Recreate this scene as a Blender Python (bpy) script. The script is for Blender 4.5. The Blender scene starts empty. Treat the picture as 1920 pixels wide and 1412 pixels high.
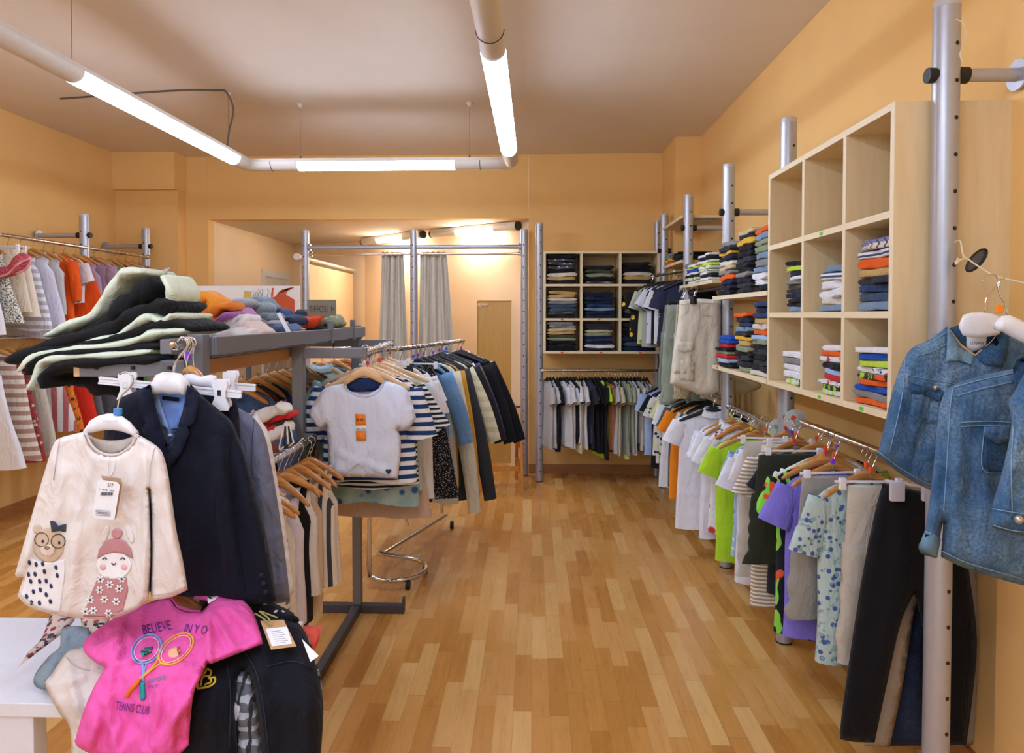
import bpy, bmesh, math, random
from mathutils import Vector, Matrix, noise
from mathutils.geometry import delaunay_2d_cdt
C = bpy.context.scene.collection
PI = math.pi
# ------------------------------------------------------------------ camera
FPX, EYE = 1275.0, 1.55
YAW = math.atan(37 / FPX); PIT = math.radians(1.4)
PPY = 592 + FPX * math.tan(PIT)
cam_d = bpy.data.cameras.new('camera'); cam = bpy.data.objects.new('camera', cam_d); C.objects.link(cam)
cam.location = (0, 0, EYE); cam.rotation_euler = (PI / 2 - PIT, 0, YAW)
cam_d.sensor_fit = 'HORIZONTAL'; cam_d.sensor_width = 36; cam_d.lens = 36 * FPX / 1920
cam_d.shift_y = (PPY - 706) / 1920; cam_d.clip_start = .05; cam_d.clip_end = 60
bpy.context.scene.camera = cam
_m = cam.rotation_euler.to_matrix()
_r, _u, _f = _m.col[0].copy(), _m.col[1].copy(), -_m.col[2]
def ray(px, py):
    return _r * ((px - 960) / FPX) - _u * ((py - PPY) / FPX) + _f
def P(px, py, Y):            # where a sight line meets the plane y = Y
    d = ray(px, py); return Vector((0, 0, EYE)) + d * (Y / d.y)
def G(px, py, z=0.0):        # where it meets the plane z
    d = ray(px, py); return Vector((0, 0, EYE)) + d * ((z - EYE) / d.z)
# ------------------------------------------------------------------ world, exposure
w = bpy.data.worlds.new('world'); bpy.context.scene.world = w; w.use_nodes = True
w.node_tree.nodes['Background'].inputs[0].default_value = (.80, .90, 1, 1)
w.node_tree.nodes['Background'].inputs[1].default_value = 0.62
vs = bpy.context.scene.view_settings
vs.view_transform = 'Standard'; vs.look = 'None'; vs.gamma = 1; vs.exposure = 1.2
LAMP = 17.0
bpy.context.scene.cycles.max_bounces = 8
bpy.context.scene.cycles.use_denoising = True
# ------------------------------------------------------------------ materials
def lin(c):
    if isinstance(c, str): c = tuple(int(c[i:i + 2], 16) / 255 for i in (0, 2, 4))
    return tuple((x / 12.92 if x <= .04045 else ((x + .055) / 1.055) ** 2.4) for x in c[:3]) + (1,)
_mats = {}
class NT:
    def __init__(s, name):
        s.m = bpy.data.materials.new(name); s.m.use_nodes = True; s.t = s.m.node_tree; s.b = s.t.nodes['Principled BSDF']
    def n(s, typ, **kw):
        nd = s.t.nodes.new(typ)
        for k, v in kw.items():
            if k in nd.inputs: nd.inputs[k].default_value = v
            else: setattr(nd, k, v)
        return nd
    def l(s, a, b): s.t.links.new(a, b)
    def mix(s, fac, a, b):
        mx = s.n('ShaderNodeMix', data_type='RGBA')
        for sock, v in ((0, fac), (6, a), (7, b)):
            if hasattr(v, 'links'): s.l(v, mx.inputs[sock])
            else: mx.inputs[sock].default_value = v
        return mx.outputs[2]
    def obj(s): return s.n('ShaderNodeTexCoord').outputs['Object']
    def noise(s, vec, scale, detail=3, rough=.5):
        nd = s.n('ShaderNodeTexNoise', Scale=scale, Detail=detail, Roughness=rough)
        if vec is not None: s.l(vec, nd.inputs['Vector'])
        return nd.outputs['Fac']
    def ramp(s, fac, a, b, ca=(0, 0, 0, 1), cb=(1, 1, 1, 1), const=False):
        r = s.n('ShaderNodeValToRGB'); r.color_ramp.elements[0].position = a; r.color_ramp.elements[1].position = b
        r.color_ramp.elements[0].color = ca; r.color_ramp.elements[1].color = cb
        if const: r.color_ramp.interpolation = 'CONSTANT'
        s.l(fac, r.inputs[0]); return r.outputs[0]
    def bump(s, h, strength=.2, dist=.01):
        b = s.n('ShaderNodeBump', Strength=strength, Distance=dist); s.l(h, b.inputs['Height']); s.l(b.outputs[0], s.b.inputs['Normal'])
    def col(s, c):
        if hasattr(c, 'links'): s.l(c, s.b.inputs['Base Color'])
        else: s.b.inputs['Base Color'].default_value = c
    def set(s, **kw):
        for k, v in kw.items(): s.b.inputs[k.replace('_', ' ')].default_value = v
def plain(c, rough=.6, metal=0.0, name='paint', bump=0, bs=40, **kw):
    key = ('plain', c, rough, metal, bump, bs, tuple(kw.items()))
    if key in _mats: return _mats[key]
    t = NT(name); t.set(Roughness=rough, Metallic=metal, **kw)
    v = t.noise(t.obj(), bs, 4)
    cc = lin(c)
    t.col(t.mix(v, tuple(x * .93 for x in cc[:3]) + (1,), tuple(min(1, x * 1.05) for x in cc[:3]) + (1,)))
    if bump: t.bump(v, bump, .004)
    _mats[key] = t.m; return t.m
def fab(c, pat='plain', c2=None, s=1.0, c3=None):
    """cloth: plain / stripe (level bands) / vstripe / dots / floral / speckle / denim / dye / check / plaid"""
    key = ('fab', c, pat, c2, s, c3)
    if key in _mats: return _mats[key]
    t = NT('fabric_' + pat); t.set(Roughness=.85, Sheen_Weight=.04, Sheen_Roughness=.5); t.b.inputs['Specular IOR Level'].default_value = .2
    o = t.obj(); a = lin(c); b = lin(c2) if c2 else a; d = lin(c3) if c3 else b
    weave = t.noise(o, 350, 2)
    soft = t.noise(o, 14, 3)
    if pat == 'plain': out = a
    elif pat in ('stripe', 'vstripe', 'check', 'plaid'):
        sx = t.n('ShaderNodeSeparateXYZ'); t.l(o, sx.inputs[0])
        def band(sock, sc, th=.5):
            m1 = t.n('ShaderNodeMath', operation='MULTIPLY'); m1.inputs[1].default_value = sc; t.l(sock, m1.inputs[0])
            m2 = t.n('ShaderNodeMath', operation='FRACT'); t.l(m1.outputs[0], m2.inputs[0])
            m3 = t.n('ShaderNodeMath', operation='GREATER_THAN'); m3.inputs[1].default_value = th; t.l(m2.outputs[0], m3.inputs[0]); return m3.outputs[0]
        if pat == 'stripe': out = t.mix(band(sx.outputs[2], 40 * s), a, b)
        elif pat == 'vstripe': out = t.mix(band(sx.outputs[0], 40 * s), a, b)
        elif pat == 'check':
            ck = t.n('ShaderNodeTexChecker', Scale=45 * s, Color1=a, Color2=b); t.l(o, ck.inputs[0]); out = ck.outputs[0]
        else:
            out = t.mix(band(sx.outputs[2], 30 * s, .6), a, b); out = t.mix(band(sx.outputs[0], 30 * s, .75), out, d)
    elif pat == 'dots':
        v = t.n('ShaderNodeTexVoronoi', Scale=60 * s); t.l(o, v.inputs['Vector'])
        out = t.mix(t.ramp(v.outputs['Distance'], .22, .28), b, a)
    elif pat == 'floral':
        n1 = t.n('ShaderNodeTexVoronoi', Scale=22 * s); t.l(o, n1.inputs['Vector'])
        out = t.mix(t.ramp(n1.outputs['Distance'], .28, .36), b, a)
        out = t.mix(t.ramp(t.noise(o, 26 * s, 2), .60, .64), out, d)
    elif pat == 'speckle':
        out = t.mix(t.ramp(t.noise(o, 120 * s, 1), .48, .56), a, b)
    elif pat == 'dye':
        out = t.mix(t.ramp(t.noise(o, 9 * s, 3), .4, .62), a, b); 
        v = t.n('ShaderNodeTexVoronoi', Scale=18 * s); t.l(o, v.inputs['Vector'])
        out = t.mix(t.ramp(v.outputs['Distance'], .2, .34), d, out)
    elif pat == 'denim':
        lt = tuple(min(1, x * 1.9 + .05) for x in a[:3]) + (1,)
        out = t.mix(t.ramp(t.noise(o, 7 * s, 6, .7), .4, .68), a, b if c2 else lt); out = t.mix(t.ramp(t.noise(o, 2.6 * s, 2, .5), .35, .7), out, tuple(x * .72 for x in a[:3]) + (1,))
        out = t.mix(t.ramp(t.noise(o, 160, 3), .35, .75), out, tuple(x * .8 for x in a[:3]) + (1,))
    elif pat == 'neon':
        wv = t.n('ShaderNodeTexWave', Scale=6 * s, Distortion=9, Detail=2); t.l(o, wv.inputs[0])
        out = t.mix(t.ramp(wv.outputs['Fac'], .75, .8), a, b)
        out = t.mix(t.ramp(t.noise(o, 16 * s, 2), .58, .62), out, d)
    if not hasattr(out, 'links'):
        out = t.mix(soft, tuple(x * .93 for x in out[:3]) + (1,), tuple(min(1, x * 1.06 + .003) for x in out[:3]) + (1,))
    t.col(out)
    mp = t.n('ShaderNodeMapping'); t.l(o, mp.inputs[0]); mp.inputs['Scale'].default_value = (1.6, 1.6, .8)
    wrk = t.n('ShaderNodeTexNoise', Scale=11, Detail=3, Roughness=.55, Distortion=1.2); t.l(mp.outputs[0], wrk.inputs['Vector'])
    b1 = t.n('ShaderNodeBump', Strength=.55, Distance=.02); t.l(wrk.outputs['Fac'], b1.inputs['Height'])
    b2 = t.n('ShaderNodeBump', Strength=.15, Distance=.002); t.l(weave, b2.inputs['Height']); t.l(b1.outputs[0], b2.inputs['Normal']); t.l(b2.outputs[0], t.b.inputs['Normal'])
    _mats[key] = t.m; return t.m
def wood(c1, c2, name='wood', rough=.45, axis=2, s=1.0, coat=0):
    key = ('wood', c1, c2, rough, axis, s, coat)
    if key in _mats: return _mats[key]
    t = NT(name); t.set(Roughness=rough, Coat_Weight=coat)
    mp = t.n('ShaderNodeMapping'); t.l(t.obj(), mp.inputs[0]); sc = [14 * s] * 3; sc[axis] = 1.6 * s; mp.inputs['Scale'].default_value = sc
    v = t.noise(mp.outputs[0], 2.2, 6, .6)
    t.col(t.mix(t.ramp(v, .3, .7), lin(c1), lin(c2))); t.bump(v, .06, .002); _mats[key] = t.m; return t.m
def plaster(c, name, s=1.0):
    t = NT(name); t.set(Roughness=.82); t.b.inputs['Specular IOR Level'].default_value = .25
    o = t.obj(); v = t.noise(o, 3, 4); f = t.noise(o, 120 * s, 5, .7); cc = lin(c)
    t.col(t.mix(v, tuple(x * .94 for x in cc[:3]) + (1,), tuple(min(1, x * 1.04) for x in cc[:3]) + (1,))); t.bump(f, .12, .004); return t.m
def floor_mat():
    t = NT('laminate'); o = t.obj(); t.b.inputs['Specular IOR Level'].default_value = .5
    sp = t.n('ShaderNodeSeparateXYZ'); t.l(o, sp.inputs[0])
    def M(op, a, b=None):
        m = t.n('ShaderNodeMath', operation=op)
        for k, v in enumerate((a, b)):
            if v is None: continue
            if hasattr(v, 'links'): t.l(v, m.inputs[k])
            else: m.inputs[k].default_value = v
        return m.outputs[0]
    def W(a, b):
        c = t.n('ShaderNodeCombineXYZ')
        for k, v in enumerate((a, b)):
            if hasattr(v, 'links'): t.l(v, c.inputs[k])
            else: c.inputs[k].default_value = v
        w_ = t.n('ShaderNodeTexWhiteNoise', noise_dimensions='2D'); t.l(c.outputs[0], w_.inputs['Vector']); return w_.outputs['Value']
    u = M('DIVIDE', sp.outputs[0], .072); row = M('FLOOR', u); v = M('ADD', M('DIVIDE', sp.outputs[1], .44), M('MULTIPLY', W(row, 3.0), 7.3)); cell = M('FLOOR', v)
    rnd_ = W(row, cell); r = t.n('ShaderNodeValToRGB'); e = r.color_ramp.elements
    e[0].position = 0; e[0].color = lin('ca8c3e'); e[1].position = 1; e[1].color = lin('f4c67e'); k = e.new(.35); k.color = lin('dc9e50'); k = e.new(.7); k.color = lin('e8b066'); t.l(rnd_, r.inputs[0])
    m2 = t.n('ShaderNodeMapping'); t.l(o, m2.inputs[0]); m2.inputs['Scale'].default_value = (34, 2.4, 1); g = t.noise(m2.outputs[0], 1.6, 6, .6)
    mx = t.n('ShaderNodeMix', data_type='RGBA', blend_type='MULTIPLY'); mx.inputs[0].default_value = .8; t.l(r.outputs[0], mx.inputs[6]); t.l(t.ramp(g, .25, .8, (1, 1, 1, 1), (.74, .66, .55, 1)), mx.inputs[7])
    fu, fv = M('FRACT', u), M('FRACT', v); seam = M('MAXIMUM', M('LESS_THAN', fu, .02), M('LESS_THAN', fv, .006))
    t.col(t.mix(M('MULTIPLY', seam, .55), mx.outputs[2], lin('8a5a28')))
    t.l(t.ramp(g, .2, .8, (.2,) * 3 + (1,), (.32,) * 3 + (1,)), t.b.inputs['Roughness']); return t.m
def emis(c, e, name='lamp_glow'):
    t = NT(name); t.col(lin(c)); t.b.inputs['Emission Color'].default_value = lin(c); t.b.inputs['Emission Strength'].default_value = e; return t.m
M_WALL = plaster('f6c880', 'peach_plaster'); M_CEIL = plaster('e6d8c4', 'ceiling_plaster'); M_FLOOR = floor_mat()
M_WALLD = plaster('f8deb8', 'peach_plaster_alcove')
STEEL = plain('b6b8be', .36, .45, 'brushed_steel'); CHROME = plain('d8d8d8', .12, 1, 'chrome'); GREY = plain('7a7a7e', .45, .25, 'grey_powder_coat')
DGREY = plain('4e4e54', .45, .25, 'dark_grey_powder_coat'); BLACK = plain('161616', .5, 0, 'black_plastic'); WHITE_P = plain('f0f0f4', .35, 0, 'white_plastic')
BIRCH = wood('dfc494', 'e8d2a6', 'birch', .5, 2); BIRCH_E = plain('ecdcb6', .5, 0, 'pale_edge'); HWOOD = wood('b9783a', 'd99f58', 'hanger_wood', .35, 0, 2, .3)
LWOOD = wood('d8ac74', 'e8c494', 'light_hanger_wood', .4, 0, 2, .2); OAKB = wood('c58f4c', 'b07a38', 'brown_wood', .4, 1)
PAPER = plain('f6f6f8', .7, 0, 'paper'); ORANGE_S = plain('ff8a14', .6, 0, 'orange_sticker'); LAMPWHITE = plain('e6dfd2', .45, 0, 'lamp_housing')
# ------------------------------------------------------------------ object helpers
def link(name, me, mat=None, parent=None, smooth=True):
    o = bpy.data.objects.new(name, me); C.objects.link(o)
    if mat is not None:
        for m in (mat if isinstance(mat, (list, tuple)) else [mat]): me.materials.append(m)
    if smooth and len(me.polygons): me.polygons.foreach_set('use_smooth', [True] * len(me.polygons))
    if parent: o.parent = parent
    return o
def thing(name, label, cat, loc=(0, 0, 0), rz=0, group=None):
    o = bpy.data.objects.new(name, None); C.objects.link(o); o.location = loc; o.rotation_euler = (0, 0, rz); o.empty_display_size = .05
    o['label'] = label; o['category'] = cat
    if group: o['group'] = group
    return o
def tag(o, label, cat, group=None):
    o['label'] = label; o['category'] = cat
    if group: o['group'] = group
    return o
def struct(o): o['kind'] = 'structure'; return o
class B:
    """collects shapes into one mesh"""
    def __init__(s): s.bm = bmesh.new()
    def box(s, x0, x1, y0, y1, z0, z1, bev=0):
        r = bmesh.ops.create_cube(s.bm, size=1)['verts']
        for v in r: v.co = Vector(((x0 + x1) / 2 + v.co.x * (x1 - x0), (y0 + y1) / 2 + v.co.y * (y1 - y0), (z0 + z1) / 2 + v.co.z * (z1 - z0)))
        if bev:
            es = list({e for v in r for e in v.link_edges})
            bmesh.ops.bevel(s.bm, geom=es, offset=bev, segments=2, affect='EDGES', profile=.6)
        return s
    def quad(s, *p):
        s.bm.faces.new([s.bm.verts.new(q) for q in p]); return s
    def prism(s, pts, axis, a, b):      # polygon pts (2D) extruded along axis from a to b
        def mk(p, t): q = list(p); q.insert(axis, t); return q
        f = [s.bm.verts.new(mk(p, a)) for p in pts]; g = [s.bm.verts.new(mk(p, b)) for p in pts]
        s.bm.faces.new(f); s.bm.faces.new(g[::-1])
        for i in range(len(pts)): j = (i + 1) % len(pts); s.bm.faces.new((f[j], f[i], g[i], g[j]))
        return s
    def tube(s, pts, r, n=10, caps=True, closed=False):
        pts = [Vector(p) for p in pts]; rings = []; up = None; m = len(pts)
        for i, p in enumerate(pts):
            if closed: d = (pts[(i + 1) % m] - pts[i - 1]).normalized()
            else: d = (pts[min(i + 1, m - 1)] - pts[max(i - 1, 0)]).normalized()
            if up is None: up = Vector((0, 0, 1)) if abs(d.z) < .9 else Vector((1, 0, 0))
            a = d.cross(up)
            if a.length < 1e-4: a = d.cross(Vector((0, 1, 0)))
            a.normalize(); b = a.cross(d).normalized(); up = b
            rr = r[i] if isinstance(r, (list, tuple)) else r
            rings.append([s.bm.verts.new(p + (a * math.cos(k * 2 * PI / n) + b * math.sin(k * 2 * PI / n)) * rr) for k in range(n)])
        for i in range(m if closed else m - 1):
            A, Bq = rings[i], rings[(i + 1) % m]
            for k in range(n): s.bm.faces.new((A[k], A[(k + 1) % n], Bq[(k + 1) % n], Bq[k]))
        if caps and not closed: s.bm.faces.new(rings[0][::-1]); s.bm.faces.new(rings[-1])
        return s
    def loft(s, rings, cap0=False, cap1=False, closed=True):
        R = [[s.bm.verts.new(p) for p in r] for r in rings]; n = len(R[0])
        for A, Bq in zip(R, R[1:]):
            for k in range(n if closed else n - 1): s.bm.faces.new((A[k], A[(k + 1) % n], Bq[(k + 1) % n], Bq[k]))
        if cap0: s.bm.faces.new(R[0][::-1])
        if cap1: s.bm.faces.new(R[-1])
        return s
    def build(s, name, mat, parent=None, smooth=False, angle=None):
        me = bpy.data.meshes.new(name); bmesh.ops.recalc_face_normals(s.bm, faces=s.bm.faces[:]); s.bm.to_mesh(me); s.bm.free()
        o = link(name, me, mat, parent, smooth)
        if smooth and angle: 
            try: me.set_sharp_from_angle(angle=angle)
            except Exception: pass
        return o
SH = math.radians(40)
def cr(pts, n=8):            # smooth curve through points
    pts = [Vector(p) for p in pts]; q = [pts[0] * 2 - pts[1]] + pts + [pts[-1] * 2 - pts[-2]]; out = []
    for i in range(1, len(q) - 2):
        for k in range(n):
            t = k / n; a, b, c, d = q[i - 1:i + 3]
            out.append(.5 * ((2 * b) + (c - a) * t + (2 * a - 5 * b + 4 * c - d) * t * t + (3 * b - a - 3 * c + d) * t ** 3))
    return out + [pts[-1]]
# ------------------------------------------------------------------ room
CH = 3.12; XR = 1.455; XL = -4.03; YB = 6.66; YF = -3.2
def sbox(name, *a, mat=None): return struct(B().box(*a).build(name, mat or M_WALL))
sbox('floor', XL - .1, 2.2, YF, 9.6, -.1, 0, mat=M_FLOOR)
sbox('ceiling', XL - .1, 2.2, YF, YB, CH, CH + .1, mat=M_CEIL)
sbox('wall_left', XL - .1, XL, YF, YB, 0, CH)
# right wall, stepping out a little behind the last pole
struct(B().box(XR + .03, XR + .15, 2.12, YB, 0, CH).box(XR - .02, XR + .15, YF, 2.12, 0, CH).box(1.262, XR + .15, 6.05, YB, 0, CH).build('wall_right', M_WALL))
# back wall: right part down to the floor, header over the alcove, left pier
AX0, AX1, AH = -3.2, -.03, 2.5
b = B().box(AX1, XR + .15, YB, YB + .12, 0, CH).box(AX0 + .001, AX1 - .001, YB, YB + .12, AH, CH).box(XL - .1, AX0, YB, YB + .12, 0, CH)
b.box(XL, -3.42, 6.5, YB, 0, CH).box(XL + .001, -3.415, 6.44, YB - .01, CH - .36, CH - .001)
struct(b.build('wall_back', M_WALL))
sbox('ceiling_alcove', AX0 - .1, AX1 + .02, YB + .12, 9.6, AH, AH + .1, mat=M_CEIL)
sbox('wall_alcove_left', AX0 - .12, AX0, YB + .12, 9.6, 0, AH, mat=M_WALLD)
dg = [(-3.3, 9.1), (-2.15, 8.72), (0.02, 6.79), (.12, 6.92), (-2.08, 8.86), (-3.3, 9.25)]
struct(B().prism(dg, 2, 0, AH).build('wall_alcove_back', M_WALLD))
# baseboards
SKB = wood('a86f3c', 'b98048', 'skirting', .5, 0)
struct(B().box(AX1, 1.26, YB - .015, YB, 0, .09).build('baseboard_back', SKB))
struct(B().box(XR + .012, XR + .03, 2.13, 6.04, 0, .09).build('baseboard_right', SKB))
struct(B().box(XL, XL + .015, -1, 6.5, 0, .09).build('baseboard_left', SKB))
# door in the alcove's left wall
dr = B().box(AX0, AX0 + .03, 7.95, 8.05, 0, 2.02).box(AX0, AX0 + .03, 8.75, 8.83, 0, 2.02).box(AX0, AX0 + .031, 7.95, 8.83, 2.021, 2.1).build('door_1', plain('e6e2dc', .5, 0, 'door_paint')); struct(dr)
B().box(AX0 + .001, AX0 + .015, 8.05, 8.75, 0.01, 2.02).build('door_leaf', plain('dcd8d2', .5, 0, 'door_paint'), dr)
# fitting room partition
pt = thing('partition_panel', 'tan wooden partition panel on the left side of the fitting room', 'partition', (-2.3, 6.7, 0))
B().box(-.015, .015, .03, 1.95, .02, 2.08, .003).build('panel', wood('efd0a0', 'f5dab0', 'partition', .6, 2), pt)
# ------------------------------------------------------------------ lamps
M_GLOW = emis('cfe0ff', LAMP); M_GLOW2 = emis('fff6ee', LAMP * 1.7)
def lamp_run(label, p0, p1, lit, cuts, wires, r=.055):
    """round trunking from p0 to p1 with a glowing diffuser between the lit fractions"""
    p0, p1 = Vector(p0), Vector(p1); L = (p1 - p0).length; ang = math.atan2(p1.y - p0.y, p1.x - p0.x)
    t = thing('strip_light', label, 'lamp', p0, ang, 'suspended strip lights')
    def arc(r, a0, a1, n=14): return [(math.cos(a0 + (a1 - a0) * k / n) * r, math.sin(a0 + (a1 - a0) * k / n) * r) for k in range(n + 1)]
    for (a, b_) in lit:
        pr = arc(r * 1.0, PI, 2 * PI)
        B().prism([(y, z - .002) for y, z in pr], 0, a, b_).build('diffuser', M_GLOW, t, True, SH)
    segs = []; prev = 0
    for a, b_ in sorted(lit): segs.append((prev, a)); prev = b_
    segs.append((prev, L))
    hb = B()
    for a, b_ in segs:
        if b_ - a > .01: hb.prism([(y, z) for y, z in arc(r, PI, 2 * PI)], 0, a, b_)
    hb.prism([(-r, 0), (r, 0), (r * .9, r * .45), (-r * .9, r * .45)], 0, 0, L)
    hb.build('housing', LAMPWHITE, t, True, SH)
    for c in cuts:
        B().tube([(c, y * 1.03, z * 1.03) for y, z in arc(r, PI, 2 * PI)], .0022, 6).build('joint_ring', DGREY, t)
    return t
def wire(x, y, z0, z1=CH, cup=True):
    t = thing('suspension_wire', 'thin wire with ceiling cup ' + {(-2.13, 3.12): 'at the near part of the left strip light', (-1.72, 5.04): 'at the left end of the back strip light', (-.46, 5.04): 'at the right end of the back strip light', (-2.13, 4.75): 'beside the dark cable of the left strip light'}[(x, y)], 'wire', (x, y, 0), 0, 'suspension wires')
    B().tube([(0, 0, z0), (0, 0, z1)], .0016, 6).build('cable', plain('8a8078', .5, .5, 'wire'), t)
    if cup: B().tube([(0, 0, z1 - .03), (0, 0, z1)], [.006, .028], 12).build('ceiling_cup', LAMPWHITE, t, True)
    B().tube([(0, 0, z0), (0, 0, z0 + .02)], .006, 8).build('clamp', DGREY, t)
LZ = 2.685
lamp_run('long strip light running from the near left towards the back', (-2.13, -.4, LZ), (-2.13, 5.04, LZ), [(.3, 1.9), (3.53, 5.22)], [.1, 2.3, 3.0], [])
lamp_run('strip light across the back, between the left and right strips', (-2.10, 5.04, LZ), (-.16, 5.04, LZ), [(.37, 1.53)], [.17, 1.72], [])
lamp_run('strip light above the aisle running towards the viewer', (-.185, -.6, LZ), (-.155, 4.98, LZ), [(.4, 2.0), (3.52, 5.24)], [.1, 2.5, 3.32], [])
lamp_run('added fill strip light, out of view behind the viewer', (-2.0, -.7, LZ), (-.3, -.7, LZ), [(.2, 1.5)], [], [])  # unseen strip behind the camera, added to fill the room with light
for x, y in ((-2.13, 3.12), (-1.72, 5.04), (-.46, 5.04), (-2.13, 4.75)): wire(x, y, LZ + .03)
cb = cr([(-2.13, 4.72, LZ + .02), (-2.11, 4.72, LZ + .16), (-2.08, 4.72, LZ + .3), (-2.12, 4.7, CH - .02), (-2.2, 4.7, CH - .005), (-2.5, 4.7, CH - .005), (-3.4, 4.85, CH - .005)])
tag(B().tube(cb, .007, 8).build('power_cable', plain('6a6058', .5, 0, 'cable'), None, True), 'dark power cable curving from the ceiling down to the left strip light', 'cable')
# lamps in the alcove
def alcove_lamp(label, a, b_, lit):
    a, b_ = Vector(a), Vector(b_); t = thing('tube_light', label, 'lamp', a, math.atan2(b_.y - a.y, b_.x - a.x), 'tube lights in the fitting room'); L = (b_ - a).length
    B().tube([(0, 0, 0), (lit[0], 0, 0)], .036, 14).tube([(lit[1], 0, 0), (L, 0, 0)], .036, 14).box(0, L, -.035, .035, .015, .045).build('housing', LAMPWHITE, t, True, SH)
    B().tube([(lit[0] + .001, 0, 0), (lit[1] - .001, 0, 0)], .035, 14).build('diffuser', M_GLOW2, t, True, SH)
    B().tube([(L, 0, 0), (L + .03, 0, 0)], .042, 14).build('end_cap', BLACK, t, True, SH)
    B().tube([(-.02, 0, 0), (0, 0, 0)], .038, 14).build('end_cap', BLACK, t, True, SH)
alcove_lamp('tube light at the left on the fitting room wall', (-2.06, 8.28, AH - .05), (-1.22, 7.55, AH - .05), (.3, .78))
alcove_lamp('tube light at the right above the mirror, with black cap', (-1.1, 7.5, AH - .05), (-.15, 6.86, AH - .05), (.35, .86))
# ------------------------------------------------------------------ poles and rails of the wall system
def pole(x, y, h, label, group, r=.036, holes='xy', z0=0):
    t = thing('steel_pole', label, 'pole', (x, y, z0), 0, group)
    B().tube([(0, 0, h - .02), (0, 0, h)], [r * 1.02, r * .96], 28).build('top_cap', plain('c8c8cc', .4, .3, 'cap'), t, True, SH)
    B().tube([(0, 0, 0), (0, 0, .006)], r * 1.06, 24).build('foot_pad', BLACK, t, True, SH)
    hb = B().tube([(0, 0, .006), (0, 0, h - .02)], r, 28); nf = len(hb.bm.faces); z = .1
    a = math.radians(-72 if x > 0 else -100)
    while z < h - .05:
        d = Vector((math.cos(a), math.sin(a), 0)); hb.tube([d * (r - .004) + Vector((0, 0, z)), d * (r + .0012) + Vector((0, 0, z))], .0062, 10); z += .1065
    for i, f in enumerate(hb.bm.faces): f.material_index = 1 if i >= nf else 0
    hb.build('post', [STEEL, BLACK], t, True, SH)
    return t
def peg(t, z, x1, r=.019, side=1):        # bracket tube from the pole to the wall
    B().tube([(-.055 * side, 0, z), (-.03 * side, 0, z)], .022, 14).build('clamp_knob', BLACK, t, True, SH)
    B().tube([(.03 * side, 0, z), (.06 * side, 0, z)], .024, 14).build('clamp_knob', BLACK, t, True, SH)
    B().tube([(.05 * side, 0, z), (x1, 0, z)], r, 14).build('wall_bracket', STEEL, t, True, SH)
    B().tube([(x1 - .008 * side, 0, z), (x1, 0, z)], .045, 18).build('wall_flange', STEEL, t, True, SH)
GP = 'steel poles of the wall system'
pA = pole(1.215, 2.05, 2.47, 'nearest steel pole, in front of the tall cube shelf side', GP)
pC = pole(1.2, 3.235, 2.47, 'steel pole rising behind the far end of the cube shelf', GP)
pD = pole(1.2, 4.2, 2.47, 'steel pole beside the folded piles, with bracket to the wall', GP)
pE = pole(1.193, 5.24, 2.47, 'steel pole in front of the upper board', GP)
pF = pole(1.187, 6.15, 2.46, 'steel pole in the back right corner, nearer of two', GP)
pF2 = pole(1.2, 6.56, 2.46, 'thin steel pole in the back right corner, farther of two', GP, .028)
pG = pole(.07, 6.34, 2.41, 'steel pole at the left end of the back cube shelf', GP)
peg(pA, 2.255, .21); peg(pC, 2.2, .27); peg(pD, 2.18, .27); peg(pE, 2.22, .27); peg(pF, 2.13, .1)
GF = 'steel poles of the fitting room front'
for i, (px, l) in enumerate(((573, 'steel pole at the left end of the fitting room rail'), (776, 'steel pole between the two grey curtains'), (983, 'steel pole at the right end of the fitting room rail'))):
    q = P(px, 500, 6.58); pole(q.x, 6.58, 2.38, l, GF)
x0, x1 = P(573, 500, 6.58).x, P(983, 500, 6.58).x
def rail(name, label, pts, r=.014, mat=CHROME, ends=True, group='clothes rails'):
    t = thing(name, label, 'rail', pts[0], 0, group); q = [Vector(p) - Vector(pts[0]) for p in pts]
    B().tube(q, r, 14).build('bar', mat, t, True, SH)
    if ends:
        for p in (q[0], q[-1]):
            d = (q[-1] - q[0]).normalized(); B().tube([p - d * .012, p + d * .012], r * 1.7, 14).build('end_socket', mat, t, True, SH)
    return t
rail('fitting_rail', 'upper grey rail across the fitting room front', [(x0 + .04, 6.58, 2.215), (x1 - .04, 6.58, 2.215)], .02, STEEL, True, 'fitting room rails')
rail('fitting_rail', 'thin curtain rod just under the upper fitting room rail', [(x0 + .05, 6.6, 2.15), (x1 - .05, 6.6, 2.15)], .012, CHROME, True, 'fitting room rails')
rail('fitting_rail', 'pale rail running back over the wooden partition', [(-2.3, 6.62, 2.13), (-2.3, 8.75, 2.13)], .02, LAMPWHITE, True, 'fitting room rails')
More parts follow.
